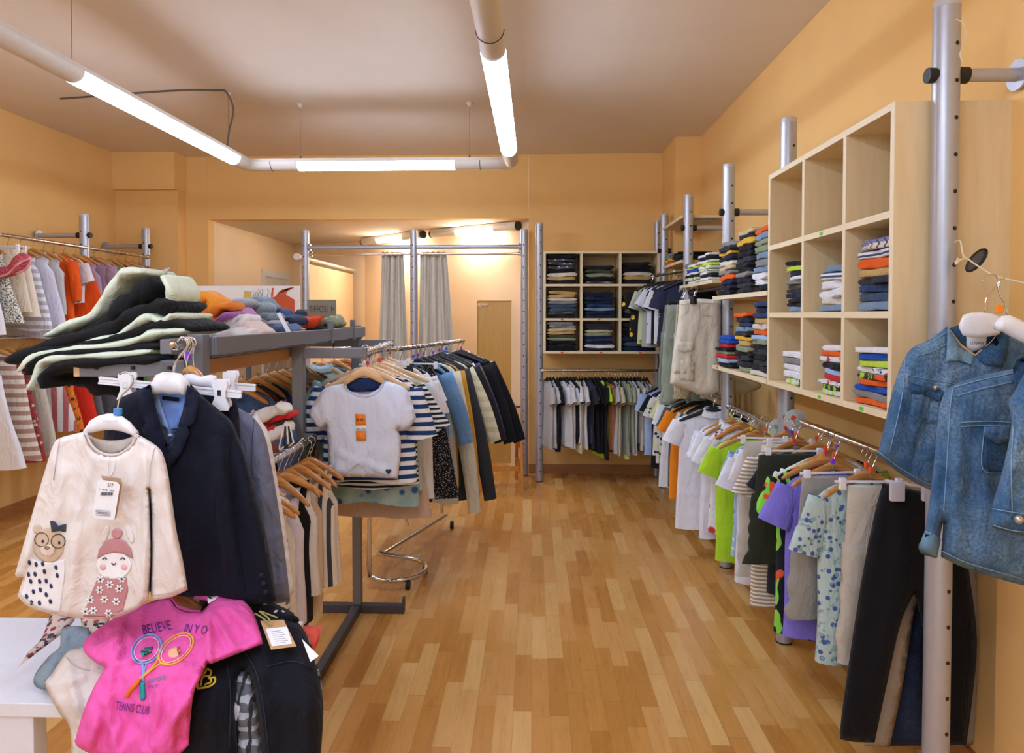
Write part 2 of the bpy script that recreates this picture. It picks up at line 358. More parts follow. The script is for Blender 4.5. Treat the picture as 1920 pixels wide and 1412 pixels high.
# curtains
def curtain(pxa, pxb, bxa, bxb, label):
    a, b_ = P(pxa, 480, 6.64), P(pxb, 480, 6.64); c, d = P(bxa, 700, 6.64), P(bxb, 700, 6.64)
    t = thing('fitting_curtain', label, 'curtain', ((a.x + b_.x) / 2, 6.64, 0), 0, 'grey fitting room curtains'); cx = (a.x + b_.x) / 2
    N, Mr = 60, 16; rows = []
    for j in range(Mr + 1):
        f = j / Mr; z = 2.17 - f * 2.14; k = min(1.3, (2.17 - z) / 1.2); xl = a.x + (c.x - a.x) * k - cx; xr = b_.x + (d.x - b_.x) * k - cx
        rows.append([(xl + (xr - xl) * i / N, .035 * math.sin(i / N * 3.6 * 2 * PI + .5 * math.sin(f * 3)) * (.7 + .4 * f) + .008 * math.sin(i * .9 + j * .6), z) for i in range(N + 1)])
    o = B().loft(rows, closed=False).build('drape', fab('d2cab8'), t, True)
    md = o.modifiers.new('s', 'SOLIDIFY'); md.thickness = .004
    for k in range(5):
        x = a.x - cx + (b_.x - a.x) * (k + .5) / 5; B().tube([(x + .02 * math.cos(u * PI / 6), -.04 + 0 * u, 2.15 + .02 * math.sin(u * PI / 6)) for u in range(12)], .003, 6, closed=True).build('eyelet_ring', CHROME, t)
curtain(716, 757, 708, 768, 'light grey curtain gathered left of the middle fitting room pole')
curtain(788, 838, 784, 856, 'light grey curtain gathered right of the middle fitting room pole')
# mirror panel leaning in the fitting room and its wooden catch
q0, q1 = P(897, 700, 7.05), P(982, 700, 7.05)
t = thing('dressing_mirror', 'tall tan mirror board standing behind the right fitting room pole', 'mirror', ((q0.x + q1.x) / 2, 7.0, 0), math.radians(-2))
B().box(-.24, .24, 0, .015, .03, 1.7, .002).build('board', wood('c49a4c', 'cda658', 'mirror_board', .3, 2), t)
B().box(-.24, .24, -.004, 0, 1.69, 1.705).box(-.245, -.235, -.004, 0, .03, 1.7).build('edge_trim', plain('a88444', .5, 0, 'trim'), t)
B().box(-.24, -.13, -.02, -.004, 1.655, 1.675, .002).build('hook_strip', LWOOD, t)
for k in (-.21, -.16): B().tube([(k, -.02, 1.665), (k, -.035, 1.66), (k, -.035, 1.64)], .003, 6).build('peg', CHROME, t)
# wooden chair beside the pole
t = thing('wooden_chair', 'tan bent plywood chair beside the right fitting room pole', 'chair', (-.3, 6.2, 0), math.radians(8))
CW = wood('c8812e', 'd89244', 'chair_wood', .4, 2)
B().box(-.2, .2, -.19, .19, .43, .455, .008).build('seat', CW, t)
def aframe(x):
    b = B(); 
    for s_ in (-1, 1): b.prism([(s_ * .24, 0), (s_ * .18, 0), (s_ * .135, .43), (s_ * .185, .43)], 0, x - .012, x + .012)
    b.box(x - .012, x + .012, -.17, .17, .36, .43).box(x - .012, x + .012, -.2, .2, .13, .22); return b
for s_ in (-1, 1): aframe(s_ * .185).build('side_frame', CW, t)
B().tube(cr([(-.17, .17, .43), (-.17, .2, .62), (-.15, .22, .71), (-.08, .22, .73), (.08, .22, .73), (.15, .22, .71), (.17, .2, .62), (.17, .17, .43)], 6), .02, 8).box(-.15, .15, .2, .225, .62, .735, .01).build('backrest', CW, t)
B().box(-.17, .17, -.17, -.15, .16, .2).build('crossbar', CW, t)
tag(B().box(-.62, -.02, 6.84, 6.86, .62, .64, .004).build('dark_rod', DGREY), 'dark metal rod across the wall behind the wooden chair', 'rod')
# ------------------------------------------------------------------ cube shelves and boards
def cube_unit(name, label, xs, zs, depth, loc, rz, th=.022, backm=None):
    """open 3x3 shelf: local x along its width, y into the wall"""
    t = thing(name, label, 'shelf', loc, rz)
    e = th / 2
    for i, x in enumerate(xs):
        nm = 'side_panel' if i in (0, len(xs) - 1) else 'divider'
        B().box(x - e, x + e, .001, depth, zs[0] - e, zs[-1] + e).build(nm, BIRCH, t)
        B().box(x - e, x + e, -.0015, .001, zs[0] - e, zs[-1] + e).build('edge_strip', BIRCH_E, t)
    for z in zs:
        B().box(xs[0] + e, xs[-1] - e, .002, depth, z - e, z + e).build('shelf_board', BIRCH, t)
        B().box(xs[0] + e, xs[-1] - e, -.001, .002, z - e, z + e).build('edge_strip', BIRCH_E, t)
    B().box(xs[0], xs[-1], depth, depth + .006, zs[0], zs[-1]).build('back_panel', backm or wood('d2ac72', 'dab882', 'back_panel', .6, 2), t)
    return t
XF = 1.09      # front plane of the right unit
YC = [2.10, 2.415, 2.775, 3.165]; ZC = [1.243, 1.553, 1.859, 2.183]
# local x runs towards the viewer: rotate -90 deg so local y points to the wall (+X)
cube_unit('cube_shelf', 'tall empty-topped birch cube shelf with nine openings on the right wall', [-y for y in YC[::-1]], ZC, .355, (XF, 0, 0), -PI / 2)
BX = [.118, .458, .815, 1.165]; BZ = [1.21, 1.515, 1.832, 2.135]
cube_unit('cube_shelf', 'birch cube shelf full of dark folded clothes on the back wall', BX, BZ, .34, (0, 6.3, 0), 0)
def price_dot(x, y, z, axis, m, label, group):
    o = B().box(x - .012 * (axis == 1) - .0015 * (axis == 0), x + .012 * (axis == 1), y - .012 * (axis == 0) - .0015 * (axis == 1), y + .012 * (axis == 0), z - .006, z + .006).build('size_sticker', m)
    tag(o, label, 'sticker', group)
GRN = plain('5ad23c', .6, 0, 'green_sticker'); ORG = plain('f2541c', .6, 0, 'orange_dot')
for k, (c_, z_) in enumerate(((.28, 0), (.64, 0), (1.0, 0), (.28, 1), (.62, 1))): price_dot(c_, 6.298, BZ[z_], 1, ORG, 'small orange sticker on the edge of the back cube shelf, %s' % ['bottom left', 'bottom middle', 'bottom right', 'above the bottom left opening', 'above the bottom middle opening'][k], 'orange shelf stickers')
for k, (y_, z_) in enumerate(((2.27, 0), (2.6, 0), (2.6, 2))): price_dot(XF - .0015, y_, ZC[z_], 0, GRN, 'small green sticker on the right cube shelf edge, %s' % ['bottom board near the jackets', 'bottom board in the middle', 'below the empty middle opening'][k], 'green shelf stickers')
price_dot(1.0885, 4.02, 1.245, 0, ORG, 'orange sticker on the lower open board beside the steel pole', 'orange shelf stickers')
def board(label, y0, y1, z, x0=1.09, x1=1.45, th=.022):
    t = thing('shelf_board', label, 'shelf', (x0, y0, z), 0, 'open shelf boards on the right wall')
    B().box(.002, x1 - x0, 0, y1 - y0, -th / 2, th / 2).build('plank', BIRCH, t); B().box(0, .002, 0, y1 - y0, -th / 2, th / 2).build('edge_strip', BIRCH_E, t)
    B().tube([(.11, .06, -.02), (x1 - x0, .06, -.02)], .008, 8).build('bracket', STEEL, t)
board('upper open board with piles beside the cube shelf', 3.19, 4.14, 1.655)
board('lower open board with piles beside the cube shelf', 3.19, 4.14, 1.243)
board('open board over the black clip hangers, piled with white clothes', 4.26, 5.2, 1.765, 1.12)
board('high empty board near the back right corner', 5.27, 6.02, 2.31, 1.15)
board('short open board with clothes above the navy tops near the corner', 5.3, 6.02, 1.97, 1.15)
# ------------------------------------------------------------------ folded clothes
rnd = random.Random(7)
_foldcache = {}
def fold_mesh(w, d, h, seed):
    R = random.Random(seed); b = B(); n = 12; N = 14; rings = []
    ph = R.uniform(0, 6)
    for i in range(n + 1):
        u = i / n; x = (u - .5) * w; edge = min(u, 1 - u) * w; k = min(1, math.sqrt(max(0, edge) / (h * .8)) * .55 + .45) if i not in (0, n) else .35
        hh = h / 2 * k * (1 + .10 * math.sin(x * 38 + ph)); zc = .06 * h * math.sin(x * 22 + ph * 2); y0 = -d / 2 + .008 * math.sin(x * 30 + ph) + (1 - k) * .01; y1 = d / 2
        pr = [(y0 + hh * .15, 0.0)]      # groove between the two layers at the front
        pr = []
        for a in (-90, -55, -20): pr.append((y0 + hh * .9 - hh * .9 * math.cos(math.radians(a)), hh * .5 * math.sin(math.radians(a)) - hh * .5))
        pr.append((y0 + hh * .55, 0))
        for a in (20, 55, 90): pr.append((y0 + hh * .9 - hh * .9 * math.cos(math.radians(a)), hh * .5 * math.sin(math.radians(a)) + hh * .5))
        for f in (.35, .7): pr.append((y0 + (y1 - y0) * f, hh * (1 + .05 * math.sin(f * 9 + ph + x * 20))))
        pr += [(y1 - .004, hh * .8), (y1, 0), (y1 - .004, -hh * .8)]
        for f in (.7, .35): pr.append((y0 + (y1 - y0) * f, -hh))
        rings.append([(x, y, z + zc + h / 2) for y, z in pr])
    b.loft(rings, True, True); return b
def folded(x, y, z, w, d, h, mat, label, group, rz=0, cat='folded clothes', name='folded_garment', seed=None, tilt=0):
    o = fold_mesh(w, d, h, seed if seed is not None else rnd.random()).build(name, mat, None, True)
    o.location = (x, y, z); o.rotation_euler = (tilt, rnd.uniform(-.03, .03), rz + rnd.uniform(-.05, .05)); tag(o, label, cat, group); return o
ORD = ['lowest', 'second lowest', 'third up', 'fourth up', 'fifth up', 'sixth up', 'seventh up', 'eighth up', 'ninth up', 'tenth up', 'eleventh up', 'twelfth up', 'thirteenth up']
K = fab('17171a'); K2 = fab('24242a'); NV = fab('1d2438'); DK = fab('33343a'); OL = fab('4a4a38'); GR = fab('8a8a86'); WH = fab('e9e9ea'); CRM = fab('dcd4c2'); TAN = fab('c7a366'); BR = fab('6c5136')
DN = fab('30466e', 'denim'); DNL = fab('8ba4bc', 'denim', 'b9c8d4'); DNG = fab('4a5a70', 'denim'); DND = fab('1f2c48', 'denim'); SG = fab('8d9677'); ORF = fab('e8621c'); YEL = fab('e2b03c'); LIME = fab('c8e04a')
REDF = fab('cc2d2a'); BLU = fab('1f50b0'); LB = fab('a9c3e4'); PLD = fab('ded8c8', 'plaid', '7a86b0', 1, '6a4a4a'); STRW = fab('e6e6e8', 'stripe', '3a4a6a', 1.6); NEO = fab('3a3f2c', 'neon', 'a8e03a', 1, 'e8602a'); MUL = fab('e4e4e0', 'floral', 'c83a3a', 1.4, '3a62a8')
LIMEP = fab('d8dfd0', 'neon', 'b8dc40', 1, '30405c'); STRD = fab('2a3348', 'stripe', 'd8d8d8', 1.6)
PLAS = plain('3a3b40', .12, 0, 'clear_wrap_over_black'); BEI = fab('cbb991')
names = {id(K): 'black', id(K2): 'soft black', id(NV): 'navy', id(DK): 'charcoal', id(OL): 'dark olive', id(GR): 'grey', id(WH): 'white', id(CRM): 'cream', id(TAN): 'tan', id(BR): 'brown', id(DN): 'blue denim', id(DNL): 'pale denim', id(DNG): 'grey-blue denim', id(DND): 'dark denim', id(SG): 'sage green', id(ORF): 'orange', id(YEL): 'mustard yellow', id(LIME): 'lime', id(REDF): 'red', id(BLU): 'bright blue', id(LB): 'light blue', id(PLD): 'checked', id(STRW): 'white striped', id(NEO): 'neon patterned', id(MUL): 'multicoloured', id(LIMEP): 'white and lime patterned', id(STRD): 'dark striped', id(PLAS): 'plastic-wrapped black', id(BEI): 'beige'}
def stack(items, x, y, z, w, d, H, where, group, rz=0, lean=0):
    """a pile of folded clothes of total height H, listed from the bottom up"""
    n = len(items); hs = [rnd.uniform(.8, 1.2) for _ in items]; s = sum(hs)
    for k, m in enumerate(items):
        h = H * hs[k] / s; jx, jy = rnd.uniform(-.008, .008), rnd.uniform(-.008, .008)
        col = names.get(id(m), 'grey'); place = ('top' if k == n - 1 and n > 1 else ORD[k])
        folded(x + jx, y + jy + (lean * k if abs(math.sin(rz)) < .5 else 0), z + .001, w * rnd.uniform(.92, 1.04), d, h * 1.0, m, f'folded {col} garment, {place} {where}', group, rz)
        z += h
# back unit: 3x3 cells
bk = {(0, 2): ([K2, TAN, CRM, K, PLAS, PLAS, PLAS, K], .27), (1, 2): ([PLAS, K, SG, OL, K2], .17), (2, 2): ([K2, TAN, CRM, K, K, K2], .2),
      (0, 1): ([K2, PLAS, DNG, DNG, GR, CRM, TAN, TAN], .25), (1, 1): ([DND, DND, DNL, DN, DND, DND, NV], .24), (2, 1): ([K, PLAS, K, K2, BR], .21),
      (0, 0): ([K, K2, K, SG, OL, TAN, BEI, GR, GR], .27), (1, 0): ([K2, WH, NV, DN, DND, SG, BEI, DK, DK], .25), (2, 0): ([DND, DNG, DND, K, K, K2], .26)}
cn = ['left', 'middle', 'right']; rn = ['bottom', 'middle', 'top']
for (c, r_), (it, H) in bk.items():
    stack(it, (BX[c] + BX[c + 1]) / 2 - .01, 6.3 + .165, BZ[r_] + .012, .27, .29, H, f'in the {rn[r_]} {cn[c]} opening of the back shelf', 'folded clothes in the back cube shelf')
# right unit
rk = {(0, 1): ([DNL, K2, K, NV, DK, OL, GR, WH, NV, LIME, K], .215), (1, 1): ([DNL, CRM, WH, WH, STRW, DNL], .17), (2, 1): ([DNL, DNG, DN, DK, TAN, ORF, STRW, PLD], .235),
      (0, 0): ([LIMEP, WH, WH, GR, WH], .14), (1, 0): ([LIMEP, NEO, MUL, REDF, LB, K, MUL, ORF, WH], .185), (2, 0): ([ORF, GR, BLU, ORF, NEO, MUL, LIME, BLU, WH], .19)}
cn2 = ['far', 'middle', 'near']
for (c, r_), (it, H) in rk.items():
    ya, yb = YC[3 - c], YC[2 - c]     # far to near
    yc = (ya + yb) / 2 - .05 if c < 2 else (ya + yb) / 2 - .01
    stack(it, XF + .17, yc - (.02 if c == 0 else 0), ZC[r_] + .012, .23, .30, H, f'in the {rn[r_]} {cn2[c]} opening of the right shelf', 'folded clothes in the right cube shelf', -PI / 2)
# open boards
stack([K2, DK, NV, GR, K, K2, DK, K, K, YEL, NV, BEI], XF + .16, 3.60, 1.667, .235, .29, .33, 'in the middle of the upper open board', 'folded clothes on the open boards', -PI / 2)
stack([K, NV, DND, ORF, GR, BEI, CRM, NV, YEL, DK, GR], XF + .15, 3.90, 1.667, .25, .29, .30, 'at the pole end of the upper board', 'folded clothes on the open boards', -PI / 2)
stack([K, WH, WH, DNL, GR, DNL, SG, SG, DNL, ORF], XF + .16, 3.33, 1.667, .22, .29, .31, 'on the upper board against the cube shelf', 'folded clothes on the open boards', -PI / 2)
stack([SG, K2, DK, K2, SG, TAN, YEL, DK, DNL, DN, NV, ORF], XF + .16, 3.62, 1.255, .235, .29, .31, 'in the middle of the lower open board', 'folded clothes on the open boards', -PI / 2)
stack([K, LB, REDF, SG, K, REDF, BLU, BLU], XF + .15, 3.93, 1.255, .22, .29, .18, 'at the pole end of the lower board', 'folded clothes on the open boards', -PI / 2)
stack([CRM, K2, DK, K, DK, K2, SG, LB, ORF, CRM, TAN, DN, DND, DN], XF + .16, 3.33, 1.255, .22, .29, .36, 'on the lower board against the cube shelf', 'folded clothes on the open boards', -PI / 2)
stack([WH, K, WH, LIMEP, WH, LIME, WH, K, WH], 1.12 + .14, 4.47, 1.777, .3, .28, .17, 'at the near end over the clip hangers', 'folded clothes on the open boards', -PI / 2)
stack([WH, LIMEP, K, WH, BLU, LIME, WH], 1.12 + .14, 4.82, 1.777, .3, .28, .13, 'in the middle over the clip hangers', 'folded clothes on the open boards', -PI / 2)
stack([K, K, K2, GR], 1.15 + .15, 5.1, 1.777, .2, .28, .16, 'at the far end over the clip hangers', 'folded clothes on the open boards', -PI / 2)
stack([ORF, YEL, SG, GR], 1.15 + .14, 5.85, 1.982, .25, .26, .09, 'on the short corner board, farther pile', 'folded clothes on the open boards', -PI / 2)
stack([K, K2, K], 1.15 + .14, 5.5, 1.982, .3, .26, .07, 'on the short corner board, nearer pile', 'folded clothes on the open boards', -PI / 2)
# ------------------------------------------------------------------ hangers
def hanger(x, y, z, rz, kind, label, group, hw=.19, tab=None):
    t = thing('clothes_hanger', label, 'hanger', (x, y, z), rz, group)
    key = (kind, round(hw, 2))
    if key not in _hc:
        if kind in ('wood', 'lightwood', 'black', 'white'):
            mat = {'wood': HWOOD, 'lightwood': LWOOD, 'black': BLACK, 'white': WHITE_P}[kind]; N = 16; rings = []
            for i in range(N + 1):
                u = -1 + 2 * i / N; a = abs(u); zc = -.075 - .062 * a ** 1.25 - .01 * a; h = .017 * (1 - .35 * a) * (.55 if a == 1 else 1); th = .0065 * (.6 if a == 1 else 1); yo = -.012 * a * a
                if kind in ('white',): h *= 1.5
                rings.append([(u * hw, yo + th * math.cos(k * PI / 4), zc + h * math.sin(k * PI / 4)) for k in range(8)])
            o = B().loft(rings, True, True).build('arms', mat, None, True)
        else:
            b = B().box(-hw, hw, -.003, .003, -.088, -.08, .0015); mat = {'clip': WHITE_P, 'clipblack': BLACK}[kind]
            for s_ in (-1, 1): b.box(s_ * hw * .78 - .011, s_ * hw * .78 + .011, -.008, .008, -.112, -.072, .003)
            o = b.build('clip_bar', mat, None, False)
        hk = [(0, 0, -.07), (0, 0, -.045), (.006, 0, -.035)] + [(.019 * math.cos(a), 0, .019 * math.sin(a) - .002) for a in [math.radians(d) for d in (-50, -20, 10, 40, 70, 100, 130, 160, 185)]]
        o2 = B().tube(hk, .0017, 6).build('hook', CHROME, None, True)
        _hc[key] = (o, o2); a, c = o, o2
    else:
        a, c = (q.copy() for q in _hc[key]); C.objects.link(a); C.objects.link(c)
    a.parent = t; c.parent = t
    if tab: B().box(-.006, .006, -.006, .006, -.052, -.034, .002).build('size_tab', tab, t)
    return t
_hc = {}
TABS = {'near right rail': (ORG, ORG, plain('8a3ae0', .5, 0, 'purple_tab'), ORG, plain('e0303a', .5, 0, 'red_tab')), 'middle right rail': (plain('f0d030', .5, 0, 'yellow_tab'), None, plain('f0d030', .5, 0, 'yellow_tab')), 'grey rack aisle bar': (plain('e8505a', .5, 0, 'coral_tab'), None, None), 'rolling rack': (None, plain('3a60e0', .5, 0, 'blue_tab'), None, plain('8a3ae0', .5, 0, 'purple_tab'))}
# ------------------------------------------------------------------ hanging garments (origin at the rail)
def rip(x, f, ph, amp): return amp * (math.sin(x * f + ph) + .5 * math.sin(x * f * 2.1 + ph * 1.7))
def tube_part(b, p0, p1, r0, r1, flat, ph, n=12, m=7, bend=(0, 0, 0)):
    p0, p1 = Vector(p0), Vector(p1); d = (p1 - p0).normalized(); a = d.cross(Vector((0, 1, 0))).normalized(); rings = []
    for j in range(m + 1):
        f = j / m; c = p0.lerp(p1, f) + Vector(bend) * math.sin(f * PI); r = r0 + (r1 - r0) * f
        rings.append([c + a * (r * math.cos(k * 2 * PI / n)) + Vector((0, 1, 0)) * (r * flat * math.sin(k * 2 * PI / n) + .004 * math.sin(f * 9 + k * 1.7 + ph)) for k in range(n)])
    b.loft(rings, True, False)
def garment(kind, W, L, mat, seed, trim=None, **o):
    """mesh of a garment; W half the shoulder width, L its length below the hanger"""
    R = random.Random(seed); ph = R.uniform(0, 6); b = B(); N = 28; f0 = R.uniform(26, 40); D = o.get('D', .022)
    amp = o.get('amp', .006); z0 = -.088
    if kind in ('tee', 'long', 'shirt', 'tank', 'dress', 'jacket'):
        neck = {'tank': .085, 'dress': .085}.get(kind, .062); sw = W * (.62 if kind in ('tank', 'dress') else .9)
        hem = W * o.get('flare', {'dress': 1.35, 'tank': .85, 'jacket': .98}.get(kind, .93)); rows = []
        prof = [(0, neck, 0), (.016, neck + (sw - neck) * .45, .2), (.034, neck + (sw - neck) * .8, .5), (.055, sw, .8)]
        if kind in ('tank', 'dress'): prof += [(.10, sw * .93, 1.1), (.15, W * .8, 1.25)]
        else: prof += [(.085, sw * .99, 1), (.14, sw * .95, 1.15)]
        last = prof[-1]; m = 10
        for j in range(1, m + 1):
            f = j / m; ww = last[1] + (hem - last[1]) * (f ** (1.0 if kind != 'dress' else 1.2)); prof.append((last[0] + (L - last[0]) * f, ww, 1.2 + .2 * f))
        for j, (dz, ww, dd) in enumerate(prof):
            r = []
            fr = min(1, dz / L); scoop = (.05 if kind != 'shirt' else .03) * max(0, 1 - j / 4)
            for k in range(N):
                a = k * 2 * PI / N; ca, sa = math.cos(a), math.sin(a)
                x = ww * math.copysign(abs(ca) ** .75, ca); y = D * dd * (1 + .3 * fr) * math.copysign(abs(sa) ** .8, sa) if dd else .012 * sa
                y += rip(x, f0, ph, amp * fr) + .004 * math.sin(fr * 8 + ph)
                z = z0 - dz - (scoop if sa < 0 else scoop * .25) * abs(sa) ** .7 + (.008 * math.sin(x * 18 + ph) * (fr > .98))
                r.append((x * (1 + .012 * math.sin(fr * 7 + ph)), y, z))
            rows.append(r)
        b.loft(rows)
        nb = len(b.bm.faces)
        sx = sw * .9; sz = z0 - .065
        if kind == 'tee' or (kind == 'shirt' and not o.get('longs')):
            sl = o.get('sl', .15)
            for s_ in (-1, 1):
                a = math.radians(R.uniform(62, 78)); tube_part(b, (s_ * sx, 0, sz), (s_ * (sx + sl * math.cos(a)), R.uniform(-.02, .02), sz - sl * math.sin(a)), .052, .066, .38, ph + s_)
        elif kind in ('long', 'jacket') or kind == 'shirt':
            sl = o.get('sl', .42)
            for s_ in (-1, 1):
                a = math.radians(R.uniform(-3, 4) + o.get('ang', 79)); tube_part(b, (s_ * sx, 0, sz), (s_ * (sx + sl * math.cos(a)), R.uniform(-.03, .01), sz - sl * math.sin(a)), .055, .04 if kind == 'long' else .046, .5, ph + s_, m=10, bend=(s_ * .02, -.01, 0))
        elif kind in ('tank', 'dress'):
            pass
        if kind == 'shirt':
            rr = [[(.062 * math.cos(a) * q, .03 * math.sin(a) * q, z0 + zz - (.02 if math.sin(a) < 0 else 0) * abs(math.sin(a))) for a in [k * 2 * PI / 16 for k in range(16)]] for q, zz in ((1.0, -.006), (.9, .022), (1.15, .0), (1.25, -.018))]
            b.loft(rr)
    elif kind in ('pants', 'shorts', 'skirt'):
        z0 = -.1
        if kind == 'skirt':
            rows = []
            for j in range(9):
                f = j / 8; rows.append([((W * .7 + (W * .45) * f) * math.cos(a), D * (1 + f) * math.sin(a) + rip(W * math.cos(a), 45, ph, .009 * f), z0 - L * f) for a in [k * 2 * PI / N for k in range(N)]])
            b.loft(rows)
        else:
            cz = min(.24, L * .45); rows = []
            for j in range(6):
                f = j / 5; rows.append([(W * (.86 + .14 * f) * math.copysign(abs(math.cos(a)) ** .8, math.cos(a)), D * 1.1 * math.sin(a), z0 - cz * f) for a in [k * 2 * PI / N for k in range(N)]])
            b.loft(rows, True, False)
            for s_ in (-1, 1):
                rows = []
                for j in range(11):
                    f = j / 10; hw = W * (.53 - (.10 if kind == 'pants' else -.06) * f); cx = s_ * (W * .50 + (.01 + .03 * R.random()) * f)
                    rows.append([(cx + hw * math.copysign(abs(math.cos(a)) ** .8, math.cos(a)), D * math.sin(a) + rip(W * math.cos(a), 20, ph + f * 3, .005), z0 - cz * .8 - (L - cz * .8) * f) for a in [k * 2 * PI / 16 for k in range(16)]])
                b.loft(rows, True, False)
    name = {'tee': 't_shirt', 'long': 'long_sleeved_top', 'shirt': 'collared_shirt', 'tank': 'sleeveless_top', 'dress': 'dress', 'jacket': 'jacket', 'pants': 'trousers', 'shorts': 'shorts', 'skirt': 'skirt'}[kind]
    return b.build(name, mat, None, True)
KN = {'tee': 't-shirt', 'long': 'long-sleeved top', 'shirt': 'shirt', 'tank': 'sleeveless top', 'dress': 'dress', 'jacket': 'jacket', 'pants': 'trousers', 'shorts': 'shorts', 'skirt': 'skirt'}
KC = {'tee': 't-shirt', 'long': 'top', 'shirt': 'shirt', 'tank': 'top', 'dress': 'dress', 'jacket': 'jacket', 'pants': 'trousers', 'shorts': 'shorts', 'skirt': 'skirt'}
_used = {}
def uniq(l):
    _used[l] = _used.get(l, 0) + 1
    return l
ordn = ['first', 'second', 'third', 'fourth', 'fifth', 'sixth', 'seventh', 'eighth', 'ninth', 'tenth', 'eleventh', 'twelfth', 'thirteenth', 'fourteenth', 'fifteenth', 'sixteenth', 'seventeenth', 'eighteenth', 'nineteenth', 'twentieth', 'twenty-first', 'twenty-second', 'twenty-third', 'twenty-fourth', 'twenty-fifth', 'twenty-sixth', 'twenty-seventh', 'twenty-eighth', 'twenty-ninth', 'thirtieth', 'thirty-first', 'thirty-second', 'thirty-third', 'thirty-fourth', 'thirty-fifth', 'thirty-sixth', 'thirty-seventh', 'thirty-eighth', 'thirty-ninth', 'fortieth']
def rail_load(items, a, b_, rz, where, short, endname, hk='wood', jit=.012, rjit=.12, hlabel=None, group=None):
    """items: (kind, colour words, material, W, L[, options]) from the named end; spread evenly from a to b_"""
    a, b_ = Vector(a), Vector(b_); n = len(items); R = random.Random(len(items) * 7 + int(abs(a.x) * 100))
    for k, it in enumerate(items):
        kind, cw, m, W, L = it[:5]; op = dict(it[5]) if len(it) > 5 else {}
        f = op.pop('at', None); f = (k + .5) / n if f is None else f
        p = a.lerp(b_, f); r_ = rz + R.uniform(-rjit, rjit) + op.pop('rz', 0); off = op.pop('dx', R.uniform(-jit, jit)); zz = op.pop('dz', 0)
        hk2 = op.pop('hk', hk)
        if kind in ('pants', 'shorts', 'skirt') and hk2 != 'none': hk2 = 'clipblack' if hk2 == 'black' else 'clip'
        ux, uy = math.cos(r_), math.sin(r_)
        o = garment(kind, W, L, m, R.random(), **op)
        o.location = p + Vector((ux * off, uy * off, zz)); o.rotation_euler = (0, R.uniform(-.03, .03), r_)
        tag(o, f'{cw} {KN[kind]}, {ordn[k]} from {endname} on {short}', KC[kind], 'clothes on ' + where)
        kinds = {'wood': 'varnished wooden', 'lightwood': 'pale wooden', 'black': 'black plastic', 'white': 'white plastic', 'clip': 'white clip', 'clipblack': 'black clip'}
        if hk2 != 'none':
            hanger(o.location.x, o.location.y, p.z + zz, r_, hk2, f'{kinds[hk2]} hanger inside the {cw} {KC[kind]}, {ordn[k]} on {short}', f'{kinds[hk2]} hangers on {where}', max(.12, W - .035), TABS.get(short, (None,))[k % len(TABS.get(short, (None,)))])
def F(c, *a, **k): return fab(c, *a, **k)
# ---- right wall, lower rails
rail('clothes_rail', 'chrome rail under the cube shelf, nearest on the right wall', [(1.215, 2.09, 1.075), (1.2, 3.2, 1.075)], .015)
rail('clothes_rail', 'chrome rail under the open boards on the right wall', [(1.2, 3.27, 1.0), (1.2, 4.16, 1.0)], .013)
rail('clothes_rail', 'far rail towards the back right corner', [(1.2, 4.24, 1.03), (1.19, 6.1, 1.03)], .013)
for k, (y, z) in enumerate(((3.12, 1.075), (3.33, 1.0))):
    t = thing('size_disc', 'round clear size divider disc on the %s right rail' % ['nearest', 'middle'][k], 'divider', (1.2, y, z), 0, 'size discs')
    dm = plain('d8dcd8', .15, 0, 'clear_disc'); B().tube([(0, -.0015, 0), (0, .0015, 0)], .05, 28).build('disc', dm, t, True, SH); B().tube([(-.01, -.003, .01), (-.01, -.0015, .01)], .012, 12).build('sticker', GRN if k else ORG, t)
W_ = 'e4e3e6'; 
near = [  # from the near end
 ('pants', 'pale beige striped-waist', F('c9bfae'), .085, .60, dict(at=.2, dx=-.07)),
 ('tee', 'pale mint blue-flowered', F('bccfc8', 'floral', '4a66a0', 1.7, '8fb0b0'), .2, .64, dict(at=.27, dx=-.05, sl=.2, rz=.25)),
 ('shorts', 'grey', F('9a968e'), .13, .5, dict(at=.33, dx=-.14)),
 ('tee', 'purple', F('8478d8'), .20, .62, dict(at=.39, dx=-.10, rz=.1)),
 ('tee', 'black neon-patterned', F('22242a', 'neon', '8ee04a', 1, 'e8603c'), .20, .66, dict(at=.46, dx=-.09)),
 ('tee', 'pale yellow-edged', F('e4d9a0'), .17, .5, dict(at=.51, dx=-.07)),
 ('tee', 'white green-collared', F(W_), .185, .56, dict(at=.54, dx=-.05)),
 ('tee', 'lime and black lettered', F('a4e05a', 'neon', '20281c', .8, 'a4e05a'), .18, .68, dict(at=.56, dx=0)),
 ('tee', 'white red-banded', F('e8e6e6', 'floral', 'e86a50', .5, 'e8e6e6'), .19, .52, dict(at=.61, dx=0)),
 ('shorts', 'dark olive cargo', F('2e3226'), .17, .45, dict(at=.67, dx=-.12)),
 ('tee', 'black', F('22262c'), .19, .62, dict(at=.73, dx=0)),
 ('tee', 'beige and white striped', F('ece6da', 'stripe', 'a8967e', 1.5), .20, .70, dict(at=.81, dx=-.05, rz=.12, sl=.17)),
 ('shorts', 'beige striped', F('d8ccb4'), .15, .5, dict(at=.86, dx=-.05)),
 ('pants', 'pale grey white-striped', F('c4bdb2'), .11, .62, dict(at=.92, dx=-.14)),
 ('tee', 'white loose', F('e6e4e8'), .2, .6, dict(at=.97, dx=-.03)),
]
rail_load(near, (1.215, 2.09, 1.075), (1.2, 3.2, 1.075), 0, 'the near right rail', 'near right rail', 'viewer')
